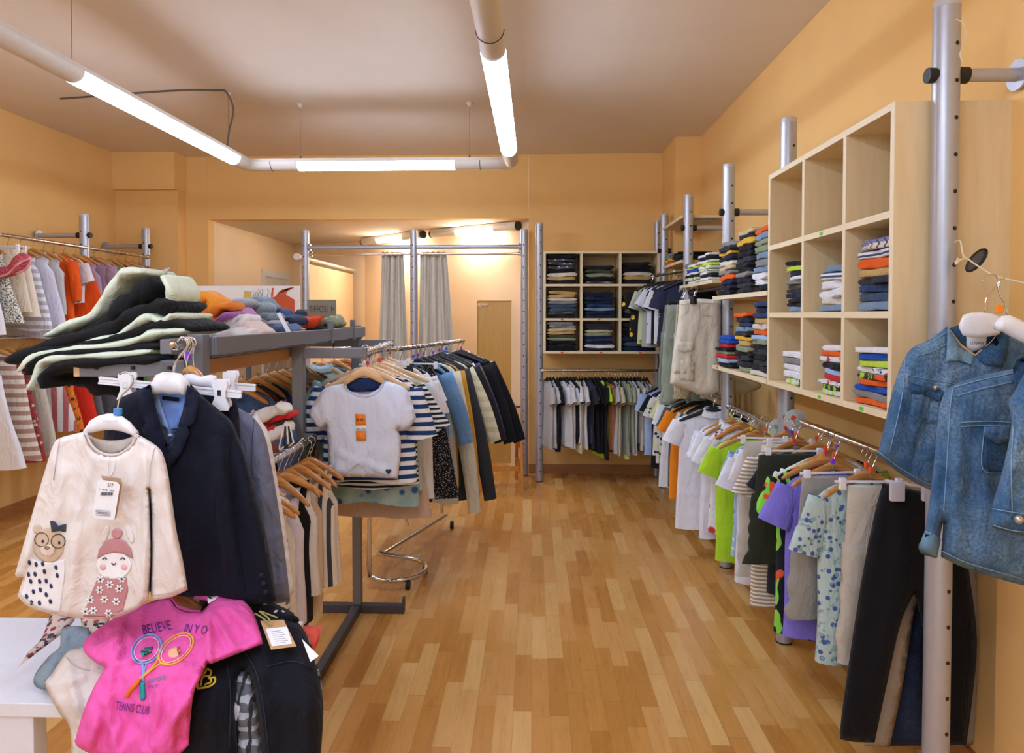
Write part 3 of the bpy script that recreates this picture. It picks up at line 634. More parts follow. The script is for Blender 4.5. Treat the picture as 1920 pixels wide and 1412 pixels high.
mid = [
 ('shirt', 'thin white', F('e2e2ea'), .2, .66, dict(dx=-.03)), ('tee', 'white grey-printed', F('e4e4e4'), .18, .6, dict()),
 ('tee', 'light blue leaf-patterned', F('a6c0dc', 'floral', '7090c0', 1, 'e0e8f0'), .19, .6, {}), ('tee', 'bright lime green', F('b4e030'), .2, .66, dict(dx=-.05)),
 ('tee', 'brown', F('6a3a28'), .16, .5, {}), ('tee', 'light grey', F('c9c7c2'), .19, .62, {}), ('tee', 'white red-printed', F('e8e8e8', 'floral', 'c8403a', .6, 'e8e8e8'), .19, .58, dict(dx=-.03)),
 ('tee', 'white dark-printed', F('e6e6e8', 'floral', '30343a', .6, 'e6e6e8'), .18, .58, {}), ('shirt', 'white cotton', F('ececf0'), .2, .62, dict(dx=-.02)), ('shirt', 'white pale-blue-lined', F('e2e6f2'), .2, .7, {}),
]
rail_load(mid, (1.2, 3.27, 1.0), (1.2, 4.16, 1.0), 0, 'the middle right rail', 'middle right rail', 'viewer')
fcol = [('shirt', 'large white', F('ecebf0'), .25, .74, dict(dx=-.05)), ('shirt', 'white rolled-sleeve', F('e4e4ea'), .22, .7, dict(dx=-.03)), ('tee', 'khaki', F('b8a878'), .19, .58, {}), ('tee', 'dark grey', F('4a4e4c'), .19, .58, {}),
 ('tee', 'pale grey', F('c8cac8'), .19, .6, {}), ('tee', 'orange', F('f08a1c'), .215, .66, dict(dx=-.04)), ('tee', 'white plain', F('e8e8ec'), .2, .66, {}), ('tee', 'slate green', F('515a58'), .21, .62, dict(dx=-.02)),
 ('tee', 'cream', F('ddd6bc'), .19, .6, {}), ('tee', 'white wide', F('e6e6e6'), .215, .66, dict(dx=-.03)), ('tee', 'red', F('c43838'), .18, .56, {}), ('tee', 'light grey long', F('c4c6c8'), .19, .7, {}),
 ('tee', 'pale yellow', F('dce090'), .19, .62, {}), ('tee', 'black and white flowered', F('d8d8d0', 'floral', '33363a', 1.2, 'd6dc8c'), .21, .5, dict(dx=-.03)), ('tee', 'grey green', F('a2aa98'), .18, .62, {}),
 ('tee', 'white narrow', F('dedede'), .18, .6, {}), ('tee', 'black', F('1a1b20'), .2, .66, dict(dx=-.02)), ('tee', 'grey marl', F('a9abae'), .18, .6, {}), ('shirt', 'light blue', F('a9bfe2'), .22, .58, dict(dx=-.04)), ('shirt', 'dark navy', F('22283c'), .19, .56, {})]
rail_load(fcol, (1.2, 4.28, 1.03), (1.19, 5.95, 1.03), 0, 'the far right rail', 'far right rail', 'viewer', hk='black')
# ---- back wall rail, garments edge-on
rail('clothes_rail', 'chrome rail under the back cube shelf', [(.1, 6.3, 1.045), (1.24, 6.3, 1.045)], .013)
bl = [('light grey', 'b4b4b2'), ('pale grey', 'c0bfbd'), ('black', '16161a'), ('deep black', '101014'), ('white', 'dcdcdc'), ('off-white', 'd2d2ce'), ('white cotton', 'dddde0'), ('faded black', '1c1c20'), ('cream', 'd6cda8'), ('white', 'e0e0e0'), ('bright white', 'e4e4e6'), ('pale white', 'd8d8da'),
      ('slate blue', '353c50'), ('dark grey', '2c2e34'), ('black', '18181c'), ('jet black', '121216'), ('fluorescent lime', 'b8f030'), ('brown black', '241c1c'), ('rust brown', 'a8714c'), ('black striped', '1a1a22'), ('beige edged', 'cbbf98'), ('light grey', 'babcbe'), ('silver grey', 'c2c4c6'),
      ('sage', '9aa08c'), ('lemon', 'd9dc7c'), ('grey green', 'a2a292'), ('white', 'd6d6d4'), ('stone', 'b4b0a4'), ('olive grey', '84806c'), ('pale cream', 'd0ccbc'), ('light grey', 'b8babc'), ('white', 'dcdce0')]
R = random.Random(3); bi = []
for k, (n, c) in enumerate(bl): bi.append(('tee', n, F(c), R.uniform(.15, .2), R.uniform(.56, .66) + (.06 if 15 < k < 25 else 0), dict(D=.014, amp=.009, sl=.15)))
rail_load(bi, (.13, 6.3, 1.045), (1.08, 6.3, 1.045), PI / 2 + .25, 'the back wall rail', 'back wall rail', 'the left', hk='black', rjit=.25)
# ---- upper right rails
rail('clothes_rail', 'chrome rail below the short corner board', [(1.2, 5.3, 1.9), (1.08, 6.1, 1.9)], .012)
up = [('tee', 'large navy', F('2c3148'), .2, .46, dict(dx=0)), ('tee', 'navy', F('272c40'), .21, .5, {}), ('tee', 'navy flowered', F('252a3c', 'dots', 'd8d8e0', .8), .2, .5, {}), ('tee', 'white', F('dcdce0'), .19, .5, {}), ('tee', 'black', F('18191e'), .2, .5, {}),
      ('tee', 'blue-edged white', F('d6dae4', 'floral', '5a74c4', .6, 'd6dae4'), .2, .5, {}), ('tee', 'grey', F('a8aaa8'), .2, .52, {}), ('tee', 'pale green', F('c2cfa8'), .2, .46, {}), ('tee', 'lime', F('d4dc60'), .21, .5, {}), ('tee', 'black and yellow', F('1c1d20', 'floral', 'dcc83c', .7, '1c1d20'), .21, .46, {})]
rail_load(up, (1.2, 5.3, 1.9), (1.06, 6.05, 1.9), 0, 'the high corner rail', 'high corner rail', 'viewer', hk='black', rjit=.3, jit=.03)
rail('clothes_rail', 'black-hanger rail under the white-piled open board', [(1.2, 4.28, 1.725), (1.2, 5.18, 1.725)], .012, DGREY)
tr = [('pants', 'tan speckled', F('b5a07c', 'speckle', '8a7a5c'), .13, .62, dict(dx=-.13)), ('pants', 'light khaki', F('c4b79a'), .13, .6, dict(dx=-.12)), ('pants', 'grey green', F('8e9784'), .13, .66, dict(dx=-.16)), ('pants', 'faded green', F('9aa392'), .13, .7, dict(dx=-.14)), ('pants', 'mossy grey', F('7c8474'), .13, .62, dict(dx=-.13)),
      ('pants', 'beige cotton', F('cfc4a8'), .13, .6, dict(dx=-.1)), ('pants', 'dark grey', F('3c3e42'), .13, .56, dict(dx=-.08))]
rail_load(tr, (1.2, 4.45, 1.725), (1.2, 5.15, 1.725), 0, 'the black-hanger rail', 'black-hanger rail', 'viewer', hk='black')
# ---- left wall
GLP = 'steel poles on the left wall'
for y, l in ((5.42, 'steel pole on the left wall, nearer and left of two'), (6.3, 'steel pole on the left wall, farther and right of two'), (4.3, 'steel pole on the left wall at the very edge of view')):
    q = pole(-3.62, y, 2.37, l, GLP); peg(q, 2.2, -.38, side=-1)
rail('clothes_rail', 'upper chrome rail on the left wall', [(-3.6, 3.4, 2.1), (-3.6, 6.28, 2.1)], .014)
rail('clothes_rail', 'lower chrome rail on the left wall', [(-3.6, 3.4, 1.395), (-3.6, 6.28, 1.395)], .014)
ul = [('tank', 'white tiered', F('dcdad8'), .2, .58, dict(flare=1.2)), ('dress', 'grey speckled', F('dcd6c4', 'speckle', '5a564c'), .2, .5, {}), ('skirt', 'cream pleated', F('e0cdb0'), .2, .42, dict(dx=.02)), ('skirt', 'beige lace', F('e4d4bc'), .2, .46, {}), ('dress', 'white grey-striped', F('e4e2e2', 'stripe', 'b4b2b8', .45), .2, .56, {}),
      ('dress', 'pale lilac', F('d4d0da'), .19, .62, {}), ('tank', 'soft grey', F('c6c2be'), .19, .45, {}), ('long', 'bright orange', F('ea5a14'), .18, .5, dict(sl=.3)), ('tee', 'white', F('e0dcda'), .19, .36, {}), ('dress', 'orange linen', F('e65210'), .18, .5, {}), ('tank', 'dusty mauve', F('b89aac'), .19, .48, {}),
      ('tee', 'mauve', F('b493a6'), .19, .46, {}), ('tank', 'sage green', F('a4ac84'), .19, .46, {}), ('tank', 'olive green', F('98a074'), .19, .48, {}), ('tank', 'black and white checked', F('e4e4e4', 'check', '1c1c22'), .19, .44, {}), ('tee', 'pale lavender', F('cac4d2'), .22, .44, {}), ('tee', 'purple', F('6c5688'), .17, .4, {}), ('tee', 'terracotta', F('b86a44'), .18, .4, {})]
rail_load(ul, (-3.6, 4.2, 2.1), (-3.6, 6.2, 2.1), 0, 'the upper left rail', 'upper left rail', 'viewer', rjit=.15)
ll = [('dress', 'white tiered', F('e2e0e0'), .22, .74, dict(flare=1.55, dx=.02)), ('dress', 'cream brown-striped', F('e4d6c4', 'stripe', 'b08a78', .42), .21, .72, dict(flare=1.4, dx=.04)), ('dress', 'dark red patterned', F('a8403c', 'floral', 'd8c8b0', 1.4, '58403c'), .19, .76, {}),
      ('dress', 'beige', F('cfc4b0'), .19, .74, {}), ('dress', 'white red-trimmed', F('dcd6d0', 'vstripe', 'b06060', .35), .2, .6, {}), ('dress', 'orange flowered', F('e87a28', 'floral', '5c2a28', 1, 'e8b040'), .18, .62, {}), ('dress', 'vivid red', F('dc3420'), .19, .64, {}), ('dress', 'grey', F('6e6c6c'), .18, .6, {}), ('dress', 'dark grey', F('58565a'), .18, .6, {}),
      ('dress', 'lime and coral', F('c8d040', 'floral', 'e86a40', .8, 'e8d0a0'), .19, .6, {}), ('dress', 'navy', F('283048'), .18, .6, {}), ('tank', 'cream', F('dcd4c4'), .18, .5, {}), ('dress', 'green', F('6c8a58'), .18, .6, {})]
rail_load(ll, (-3.6, 4.2, 1.395), (-3.6, 6.1, 1.395), 0, 'the lower left rail', 'lower left rail', 'viewer', rjit=.15)
# ------------------------------------------------------------------ grey gondola rack in the middle
t = thing('display_rack', 'grey steel display rack with top tray, in the middle of the shop', 'rack', (-.91, 2.6, 0))
def rb(nm, *a, m=GREY): return B().box(*a, .003).build(nm, m, t)
for y in (-.77, .03, .90): rb('upright', -.022, .022, y - .02, y + .02, .045, 1.50)
rb('upright', -.32, -.28, .88, .92, .045, 1.46)
for y in (-.77, .03, .90): rb('cross_beam', -.30, -.022, y - .012, y + .012, 1.39, 1.43)
rb('base_beam', -.02, .02, -.75, .88, .0, .044, m=DGREY)
rb('foot', -.5, .24, .88, .92, .0, .044, m=DGREY); rb('foot', -.5, .24, -.79, -.75, 0, .044, m=DGREY)
rb('foot_cap', .235, .247, .878, .922, 0, .08, m=DGREY)
for X in (.0, -.31): rb('tray_side', X - .006 + (.03 if X == 0 else 0), X + .006 + (.03 if X == 0 else 0), -.74, .95, 1.44, 1.492)
rb('tray_end', -.31, .03, -.745, -.735, 1.44, 1.492); rb('tray_end', -.31, .03, .945, .955, 1.44, 1.492)
rb('tray_base', -.302, .022, -.735, .945, 1.432, 1.438)
rb('wooden_rail', -.05, -.028, -.72, .0, 1.38, 1.425, m=OAKB)
for y in (.35, .72): rb('tray_divider', .018, .042, y - .008, y + .008, 1.43, 1.53)
rb('arm', .02, .27, .015, .035, 1.385, 1.425); rb('arm', .02, .2, .885, .9, 1.39, 1.425)
B().tube([(.25, .04, 1.405), (.185, .89, 1.405)], .013, 14).build('hanging_bar', CHROME, t, True, SH)
B().tube([(.06, -.72, 1.075), (.06, .02, 1.075)], .014, 14).build('lower_bar', CHROME, t, True, SH)
rb('bar_arm', .02, .06, .01, .03, 1.06, 1.09)
B().tube([(-.24, -.1, 1.36), (-.24, .87, 1.36)], .011, 14).build('inner_bar', CHROME, t, True, SH)
rb('end_panel', -.31, -.022, -.805, -.79, 1.385, 1.43)
for k in (-.26, -.16, -.06): B().tube([(k, -.812, 1.41), (k, -.804, 1.41)], .005, 10).build('bolt', BLACK, t)
rb('end_cap', -.325, -.308, -.806, -.789, 1.385, 1.43, m=LWOOD)
rb('hook_plate', -.035, -.005, -.90, -.79, 1.452, 1.49)
B().tube([(-.02, -.79, 1.468), (.11, -1.10, 1.478), (.115, -1.12, 1.49)], .007, 10).build('face_out_arm', CHROME, t, True)
# garments on the aisle bar
ab = [('tee', 'navy and white bold-striped', F('e8e8ea', 'stripe', '23406e', .72), .205, .425, dict(at=.06, dx=.01, sl=.2)), ('tee', 'black and white striped', F('e4e4e4', 'stripe', '1c2430', 1.3), .2, .46, dict(at=.12, dx=.02, sl=.2)),
      ('tee', 'mint blue-dotted', F('b4cac8', 'dye', '8fb4b4', 1, '3a66b8'), .235, .545, dict(at=.2, dx=0, sl=.18)), ('tee', 'mint and blue tie-dyed', F('a8c4b8', 'dye', 'b8ccd4', 1, '3460b0'), .2, .5, dict(at=.27, dx=.03)), ('skirt', 'dusty beige', F('c4a894'), .25, .56, dict(at=.33, dx=-.02, dz=-.06, hk='none')),
      ('tee', 'white lace-edged', F('e2e4ec'), .25, .58, dict(at=.40, dx=.02)), ('tee', 'cream', F('e0dcd0'), .2, .5, dict(at=.46, dx=.02)), ('tee', 'white', F('e2e2e6'), .2, .5, dict(at=.53)), ('pants', 'black', F('1c1c20'), .14, .7, dict(at=.62)), ('tee', 'pale striped', F('e0e0e0', 'stripe', '8a8a94', 1.5), .2, .5, dict(at=.7)),
      ('pants', 'soft black', F('222226'), .14, .72, dict(at=.78)), ('tee', 'white cropped', F('dcdce0'), .19, .4, dict(at=.86)), ('pants', 'dark', F('202228'), .14, .72, dict(at=.94))]
rail_load(ab, (-.66, 2.64, 1.405), (-.725, 3.49, 1.405), 0, 'the grey rack aisle bar', 'grey rack aisle bar', 'viewer', hk='lightwood', rjit=.06)
# small sleeveless tops on the lower bar
lb = [('tank', 'white', F('e4e0dc'), .12, .42, dict(rz=-.2)), ('tank', 'white grey-printed', F('e2ded8', 'floral', '4a4c50', .8, 'e2ded8'), .12, .46, {}), ('tank', 'grey-green striped', F('dedad0', 'stripe', '6c7464', .9), .12, .40, {}), ('tank', 'cream', F('dcd6cc'), .12, .46, {}), ('tank', 'pale lilac', F('d6d0d8'), .12, .46, {}),
      ('tank', 'black', F('141418'), .12, .5, {}), ('tank', 'off-white', F('dedad2'), .12, .42, {}), ('tank', 'beige', F('cdb79c'), .12, .5, {}), ('tank', 'cream pin-striped', F('e2dace', 'vstripe', '44444c', .8), .125, .44, dict(dx=.02)), ('tank', 'ribbed white', F('e4dfd8'), .12, .46, dict(dx=.01))]
rail_load(lb, (-.85, 1.95, 1.075), (-.85, 2.58, 1.075), 0, 'the low rack bar', 'low rack bar', 'viewer', hk='wood', rjit=.45)
inn = [('jacket', 'blue denim', F('44608c', 'denim'), .17, .5, {}), ('tee', 'dark maroon', F('6c3a40'), .17, .5, {}), ('tee', 'navy', F('242c44'), .17, .5, {}), ('tee', 'patterned green', F('7c9a74', 'floral', '3c4a3c', 1.2, 'b0b89c'), .17, .5, {}), ('tank', 'green', F('5c9070'), .17, .55, {}), ('tee', 'grey striped', F('8c8c88', 'stripe', '6c6c6c', 1), .18, .5, {}), ('shirt', 'pale blue denim', F('8aa0a8'), .18, .5, {}), ('tee', 'olive', F('6c6c50'), .17, .5, {})]
rail_load(inn, (-1.15, 2.5, 1.36), (-1.15, 3.45, 1.36), 0, 'the inner rack bar', 'inner rack bar', 'viewer', hk='wood', rjit=.2)
# far ones behind the rack, seen past the upright
fr = [('shirt', 'pale denim', F('94a8b0'), .17, .5, {}), ('tee', 'grey wide-striped', F('a0a098', 'stripe', '64645c', .8), .17, .44, {}), ('tee', 'coral', F('e07a58'), .17, .44, {}), ('tee', 'white', F('dcdce0'), .18, .46, {}), ('long', 'dark grey', F('3c3c40'), .18, .7, {})]
rail('clothes_rail', 'chrome rail behind the grey rack', [(-1.25, 3.9, 1.34), (-1.15, 4.8, 1.34)], .013)
rail_load(fr, (-1.25, 3.9, 1.34), (-1.15, 4.8, 1.34), 0, 'the rail behind the grey rack', 'rail behind grey rack', 'viewer', hk='wood')
# ------------------------------------------------------------------ chrome rolling rack behind
t = thing('rolling_rack', 'chrome rolling clothes rack with looped foot behind the grey rack', 'rack', (0, 0, 0))
ra, rb_ = Vector((-.74, 3.72, 1.365)), Vector((-.50, 4.95, 1.365))
B().tube([ra, rb_], .013, 14).build('hanging_bar', CHROME, t, True, SH)
for p, nm in ((ra, 0), (rb_, 1)):
    s_ = Vector((p.x - .16, p.y, 0)); B().tube(cr([p, (p.x - .05, p.y, 1.365), (s_.x, p.y, 1.33), (s_.x, p.y, 1.2), (s_.x, p.y, .3), (s_.x, p.y, .1)], 5), .013, 12).build('post', CHROME, t, True, SH)
loop = cr([(-.93, 3.85, .3), (-.93, 3.83, .10), (-.89, 3.80, .06), (-.78, 3.78, .055), (-.66, 3.84, .055), (-.62, 3.96, .06), (-.68, 4.06, .07), (-.82, 4.1, .08), (-.93, 4.1, .1)], 8)
B().tube(loop, .013, 12).build('looped_foot', CHROME, t, True, SH)
B().tube([(-.9, 4.1, .1), (-.62, 4.9, .1)], .012, 10).tube([(-.74, 4.0, .3), (-.9, 4.0, 1.1)], .009, 8).build('base_bar', CHROME, t, True, SH)
for p in ((-.70, 3.80), (-.64, 4.05), (-.58, 4.9)):
    B().tube([(p[0] - .012, p[1], .025), (p[0] + .012, p[1], .025)], .024, 16).box(p[0] - .01, p[0] + .01, p[1] - .01, p[1] + .01, .03, .055).build('caster', BLACK, t, True, SH)
cl = [('tee', 'white ruffled', F('e0dedc'), .2, .4, dict(at=.02)), ('dress', 'black white-dotted', F('1a1a1e', 'dots', 'dcdcdc', 2.2), .2, .74, dict(at=.07, flare=1.25, hk='clip', dx=.06)), ('pants', 'black flared', F('1e1e22'), .16, .78, dict(at=.12)),
      ('jacket', 'light blue denim', F('6c98c4', 'denim', '8cb0d4'), .19, .42, dict(at=.17, sl=.42, dx=.04)), ('pants', 'light denim', F('5c86b4', 'denim'), .13, .5, dict(at=.21, dx=.05)), ('long', 'cream fleece', F('cfc9b4'), .21, .84, dict(at=.27, sl=.84, dx=.03, ang=80)), ('long', 'mustard yellow', F('c8902c'), .2, .76, dict(at=.33, dx=.04, sl=.76, ang=80)),
      ('long', 'charcoal', F('33353a'), .21, .86, dict(at=.38, dx=.04, sl=.82, ang=78)), ('long', 'cream striped', F('d8d2b8', 'stripe', 'c8bf98', .4), .2, .5, dict(at=.44, dx=.06, sl=.48)), ('long', 'black with mustard cuffs', F('202024'), .22, .84, dict(at=.5, dx=.06, sl=.5)), ('long', 'brown-sleeved white', F('8a7448'), .2, .5, dict(at=.55, dx=.08, sl=.36)),
      ('long', 'white', F('dedee2'), .21, .56, dict(at=.62, dx=-.02, sl=.5, ang=72)), ('shirt', 'white tailed', F('e2e2e8'), .21, .6, dict(at=.68, dx=-.03, longs=1, sl=.5, ang=72)), ('long', 'dark purple', F('4c4068'), .22, .56, dict(at=.74, dx=-.02, sl=.5, ang=70)), ('jacket', 'soft black padded', F('17171b'), .24, .56, dict(at=.80, dx=.03, sl=.56, ang=68)), ('jacket', 'black', F('121216'), .24, .58, dict(at=.88, dx=.03, sl=.58, ang=68)), ('shirt', 'white office', F('dcdce0'), .22, .55, dict(at=.96, dx=.0))]
for it in cl:
    if it[0] in ('long', 'jacket', 'shirt') and len(it) > 5: it[5].setdefault('ang', 68)
rail_load(cl, ra, rb_, -.15, 'the rolling rack', 'rolling rack', 'viewer', hk='black', rjit=.08)
# ------------------------------------------------------------------ shaped cloth in the foreground
import numpy as np
def resample(poly, step):
    out = []
    for (x0, y0), (x1, y1) in zip(poly, poly[1:] + poly[:1]):
        n = max(1, int(math.hypot(x1 - x0, y1 - y0) / step))
        for k in range(n): out.append((x0 + (x1 - x0) * k / n, y0 + (y1 - y0) * k / n))
    return out
def rounded(poly, n=4):       # soften an outline; corners given as (x, y, 1) stay sharp
    m = len(poly); out = []
    for i in range(m):
        p0, p1, p2, p3 = (poly[(i + k - 1) % m] for k in range(4))
        for k in range(n):
            t = k / n
            s0 = p1 if len(p1) > 2 else p0; s3 = p2 if len(p2) > 2 else p3
            out.append(tuple(.5 * (2 * b + (c - a) * t + (2 * a - 5 * b + 4 * c - d) * t * t + (3 * b - a - 3 * c + d) * t ** 3) for a, b, c, d in ((s0[0], p1[0], p2[0], s3[0]), (s0[1], p1[1], p2[1], s3[1]))))
    return out
def pip(px, py, poly):
    c = False; j = len(poly) - 1
    for i in range(len(poly)):
        xi, yi = poly[i]; xj, yj = poly[j]
        if (yi > py) != (yj > py) and px < (xj - xi) * (py - yi) / (yj - yi) + xi: c = not c
        j = i
    return c
def cdt(poly, step):
    rs = resample(poly, step); xs = [p[0] for p in rs]; ys = [p[1] for p in rs]; pts = list(rs); A = np.array(rs)
    y = min(ys) + step / 2; row = 0
    while y < max(ys):
        x = min(xs) + (row % 2) * step / 2
        while x < max(xs):
            if pip(x, y, poly) and ((A[:, 0] - x) ** 2 + (A[:, 1] - y) ** 2).min() > (step * .6) ** 2: pts.append((x, y))
            x += step
        y += step * .87; row += 1
    n = len(rs)
    v, e, f, *_ = delaunay_2d_cdt([Vector(p) for p in pts], [], [list(range(n))], 1, 1e-5)
    return [(p.x, p.y) for p in v], f
class Cloth:
    """a garment as a closed, padded body: outline, place in depth, thickness in metres and folds"""
    def __init__(s, outline, depth, thick=.03, edge=28, folds=(), wr=.004, wscale=.02, seed=0, round_=True, step=9):
        s.poly = rounded(outline) if round_ else [p[:2] for p in outline]
        s.depth = depth if callable(depth) else (lambda x, y: depth); s.t = thick; s.edge = edge; s.folds = folds; s.wr = wr; s.ws = wscale; s.seed = seed; s.step = step
        s.A = np.array(resample(s.poly, 5))
    def base(s, x, y): return s.depth(x, y)
    def puff(s, x, y):
        d = math.sqrt(((s.A[:, 0] - x) ** 2 + (s.A[:, 1] - y) ** 2).min()) / s.edge; d = min(1, d); return math.sqrt(1 - (1 - d) ** 2)
    def relief(s, x, y):
        r = s.wr * noise.noise(Vector((x * s.ws, y * s.ws * .45, s.seed)))
        r += s.wr * .5 * noise.noise(Vector((x * s.ws * 2.7, y * s.ws * 1.4, s.seed + 9)))
        for (x0, y0, x1, y1, wd, h) in s.folds:
            dx, dy = x1 - x0, y1 - y0; L2 = dx * dx + dy * dy; t = max(0, min(1, ((x - x0) * dx + (y - y0) * dy) / L2))
            d2 = (x - x0 - dx * t) ** 2 + (y - y0 - dy * t) ** 2; r += h * math.exp(-d2 / (wd * wd)) * math.sin(PI * (.12 + .76 * t))
        return r
    def front(s, x, y, off=0):
        k = s.puff(x, y); return P(x, y, s.base(x, y) - (s.t * .6 + s.relief(x, y)) * k - off)
    def back(s, x, y):
        k = s.puff(x, y); return P(x, y, s.base(x, y) + s.t * .4 * k)
    def build(s, name, mat, parent=None, **kw):
        v, f = cdt(s.poly, s.step); bm = bmesh.new(); rim = set()
        from collections import Counter
        ec = Counter(tuple(sorted((q[i], q[(i + 1) % len(q)]))) for q in f for i in range(len(q)))
        for e_, c_ in ec.items():
            if c_ == 1: rim.update(e_)
        fr = [bm.verts.new(s.front(*p)) if i not in rim else bm.verts.new(P(p[0], p[1], s.base(*p))) for i, p in enumerate(v)]
        bk_ = [fr[i] if i in rim else bm.verts.new(s.back(*p)) for i, p in enumerate(v)]
        for q in f:
            for V, o in ((fr, 1), (bk_, -1)):
                try: bm.faces.new([V[i] for i in q][::o])
                except ValueError: pass
        bmesh.ops.recalc_face_normals(bm, faces=bm.faces[:])
        me = bpy.data.meshes.new(name); bm.to_mesh(me); bm.free(); return link(name, me, mat, parent, True)
    def patch(s, name, poly, mat, parent, off=.0008, thick=.0004, rnd_=False, step=None):
        """something flat sewn, printed or laid on the front: follows the surface"""
        poly = rounded(poly) if rnd_ else [p[:2] for p in poly]
        v, f = cdt(poly, min(step or s.step, 3.6) if s.step < 6 else (step or s.step)); bm = bmesh.new(); a = [bm.verts.new(s.front(x, y, off)) for x, y in v]
        for q in f:
            try: bm.faces.new([a[i] for i in q])
            except ValueError: pass
        for fc in bm.faces:
            fc.normal_update()
            if fc.normal.y > 0: fc.normal_flip()
        me = bpy.data.meshes.new(name); bm.to_mesh(me); bm.free(); o = link(name, me, mat, parent, True)
        md = o.modifiers.new('thickness', 'SOLIDIFY'); md.thickness = thick; md.offset = 1; md.use_rim = True; return o
    def text(s, name, txt, x, y, size, mat, parent, ang=0, off=.003, sx=1.0, shear=0):
        me = text_mesh(txt); ca, sa = math.cos(math.radians(ang)), math.sin(math.radians(ang))
        for v in me.vertices:
            u, w_ = v.co.x * size * sx + v.co.y * shear * size, v.co.y * size; v.co = s.front(x + u * ca + w_ * sa, y + u * sa - w_ * ca, off)
        me.name = name; return link(name, me, mat, parent, False)
    def line(s, name, pts, r, mat, parent, off=.002, smooth=True, dash=0):
        q = [Vector((p[0], p[1], 0)) for p in pts]; q = cr(q, 5) if smooth and len(q) > 2 else [Vector((p[0], p[1], 0)) for p in q]
        if not smooth or len(pts) == 2:
            q2 = []
            for a, b_ in zip(q, q[1:]):
                n = max(1, int((b_ - a).length / 8)); q2 += [a.lerp(b_, k / n) for k in range(n)]
            q = q2 + [q[-1]]
        return B().tube([s.front(p.x, p.y, off) for p in q], r, 6).build(name, mat, parent, True)
def text_mesh(txt):
    cu = bpy.data.curves.new('lettering', 'FONT'); cu.body = txt; cu.size = 1; cu.resolution_u = 3
    ob = bpy.data.objects.new('lettering', cu); C.objects.link(ob); dgx = bpy.context.evaluated_depsgraph_get(); dgx.update()
    me = bpy.data.meshes.new_from_object(ob.evaluated_get(dgx)); bpy.data.objects.remove(ob); bpy.data.curves.remove(cu); return me
def ell(cx, cy, a, b_, rot=0, n=18):
    c, s_ = math.cos(math.radians(rot)), math.sin(math.radians(rot))
    return [(cx + a * math.cos(k * 2 * PI / n) * c - b_ * math.sin(k * 2 * PI / n) * s_, cy + a * math.cos(k * 2 * PI / n) * s_ + b_ * math.sin(k * 2 * PI / n) * c) for k in range(n)]
def hero_hanger(name, label, pts, r, mat, hookpts, Y, flat=.35, group=None, Yh=None, hookr=.0019):
    """wide-shouldered hanger from its shape in the picture plane y = Y: pts are (x, ytop, ybottom)"""
    c0 = P(*hookpts[0], Y); t = thing(name, label, 'hanger', c0, 0, group)
    rings = []
    for x, ya, yb in pts:
        a, b_ = P(x, ya, Y), P(x, yb, Y); m = (a + b_) / 2; h = (a - b_).length / 2
        rings.append([m - c0 + Vector((0, r * flat * 2.2 * math.cos(k * PI / 5), h * math.sin(k * PI / 5))) for k in range(10)])
    B().loft(rings, True, True).build('arms', mat, t, True)
    hp = [P(x, y, Y if Yh is None else Yh) - c0 for x, y in hookpts]
    B().tube(cr(hp, 6), hookr, 8).build('hook', CHROME, t, True); return t
def ink(c): return plain(c, .8, 0, 'print_ink')
# ---------------- white cropped tee in front of the aisle bar
wt = Cloth([(643, 719, 1), (611, 727), (595, 745), (579, 774, 1), (583, 784), (598, 804, 1), (611, 799, 1), (613, 806, 1), (615, 843), (616, 892, 1), (640, 894), (675, 895), (712, 896), (746, 898, 1), (752, 835), (746, 805, 1), (757, 808, 1), (770, 800), (780, 783, 1), (772, 752), (759, 727), (721, 713, 1), (708, 730), (683, 738), (662, 735), (650, 728)],
           2.60, .03, 13, [(671, 872, 632, 846, 5, .014), (671, 872, 704, 834, 6, .014), (672, 862, 735, 892, 5, .016), (668, 862, 655, 800, 9, .006), (612, 800, 606, 745, 6, .012), (746, 806, 750, 745, 6, .012), (700, 870, 735, 840, 9, .008), (620, 888, 668, 870, 5, .012), (640, 760, 650, 840, 12, .006), (722, 760, 716, 840, 12, .006)], .006, .03, 1, step=7)
o = wt.build('t_shirt', fab('dfe8ff')); tag(o, 'white cropped tee with twisted hem and two orange stickers, front of the aisle bar', 't-shirt')
wt.line('neck_band', [(646, 722), (654, 733), (668, 741), (684, 744), (700, 740), (712, 731), (719, 717)], .0022, fab('e0dfe8'), o)
wt.line('twisted_hem', [(617, 890), (638, 891), (656, 883), (671, 870), (688, 884), (712, 892), (745, 895)], .0016, fab('c9c8d4'), o, .001)
for a, b_, nm in ((666, 776, 'price_sticker'), (667, 810, 'size_sticker')):
    st = wt.patch(nm, [(a, b_), (a + 19, b_ + 1), (a + 20, b_ + (21 if b_ < 800 else 16)), (a + 1, b_ + (21 if b_ < 800 else 16))], ORANGE_S, o, .006)
wt.text('price_print', '8,95', 668, 790, 8, ink('1a1208'), o, off=.009)
wt.patch('paper_slip', [(667, 798), (687, 798), (687, 809), (667, 809)], PAPER, o, .006); wt.text('slip_print', '4D / 74', 669, 806, 5, ink('555555'), o, off=.009)
wt.text('heart_print', '\u2665', 722, 888, 10, ink('2a3a50'), o); wt.text('neck_print', 'LOSAN', 672, 738, 6.5, ink('8a8488'), o, off=.004)
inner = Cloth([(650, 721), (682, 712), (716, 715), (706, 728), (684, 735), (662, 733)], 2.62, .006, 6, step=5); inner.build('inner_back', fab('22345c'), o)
hero_hanger('clothes_hanger', 'pale wooden hanger carrying the white cropped tee', [(646, 716, 724), (655, 703, 718), (668, 692, 711), (682, 686, 706), (696, 690, 710), (710, 701, 717), (720, 712, 721)], .012, LWOOD, [(682, 688), (682, 674), (686, 664), (692, 656), (688, 648), (680, 650), (678, 658)], 2.60)
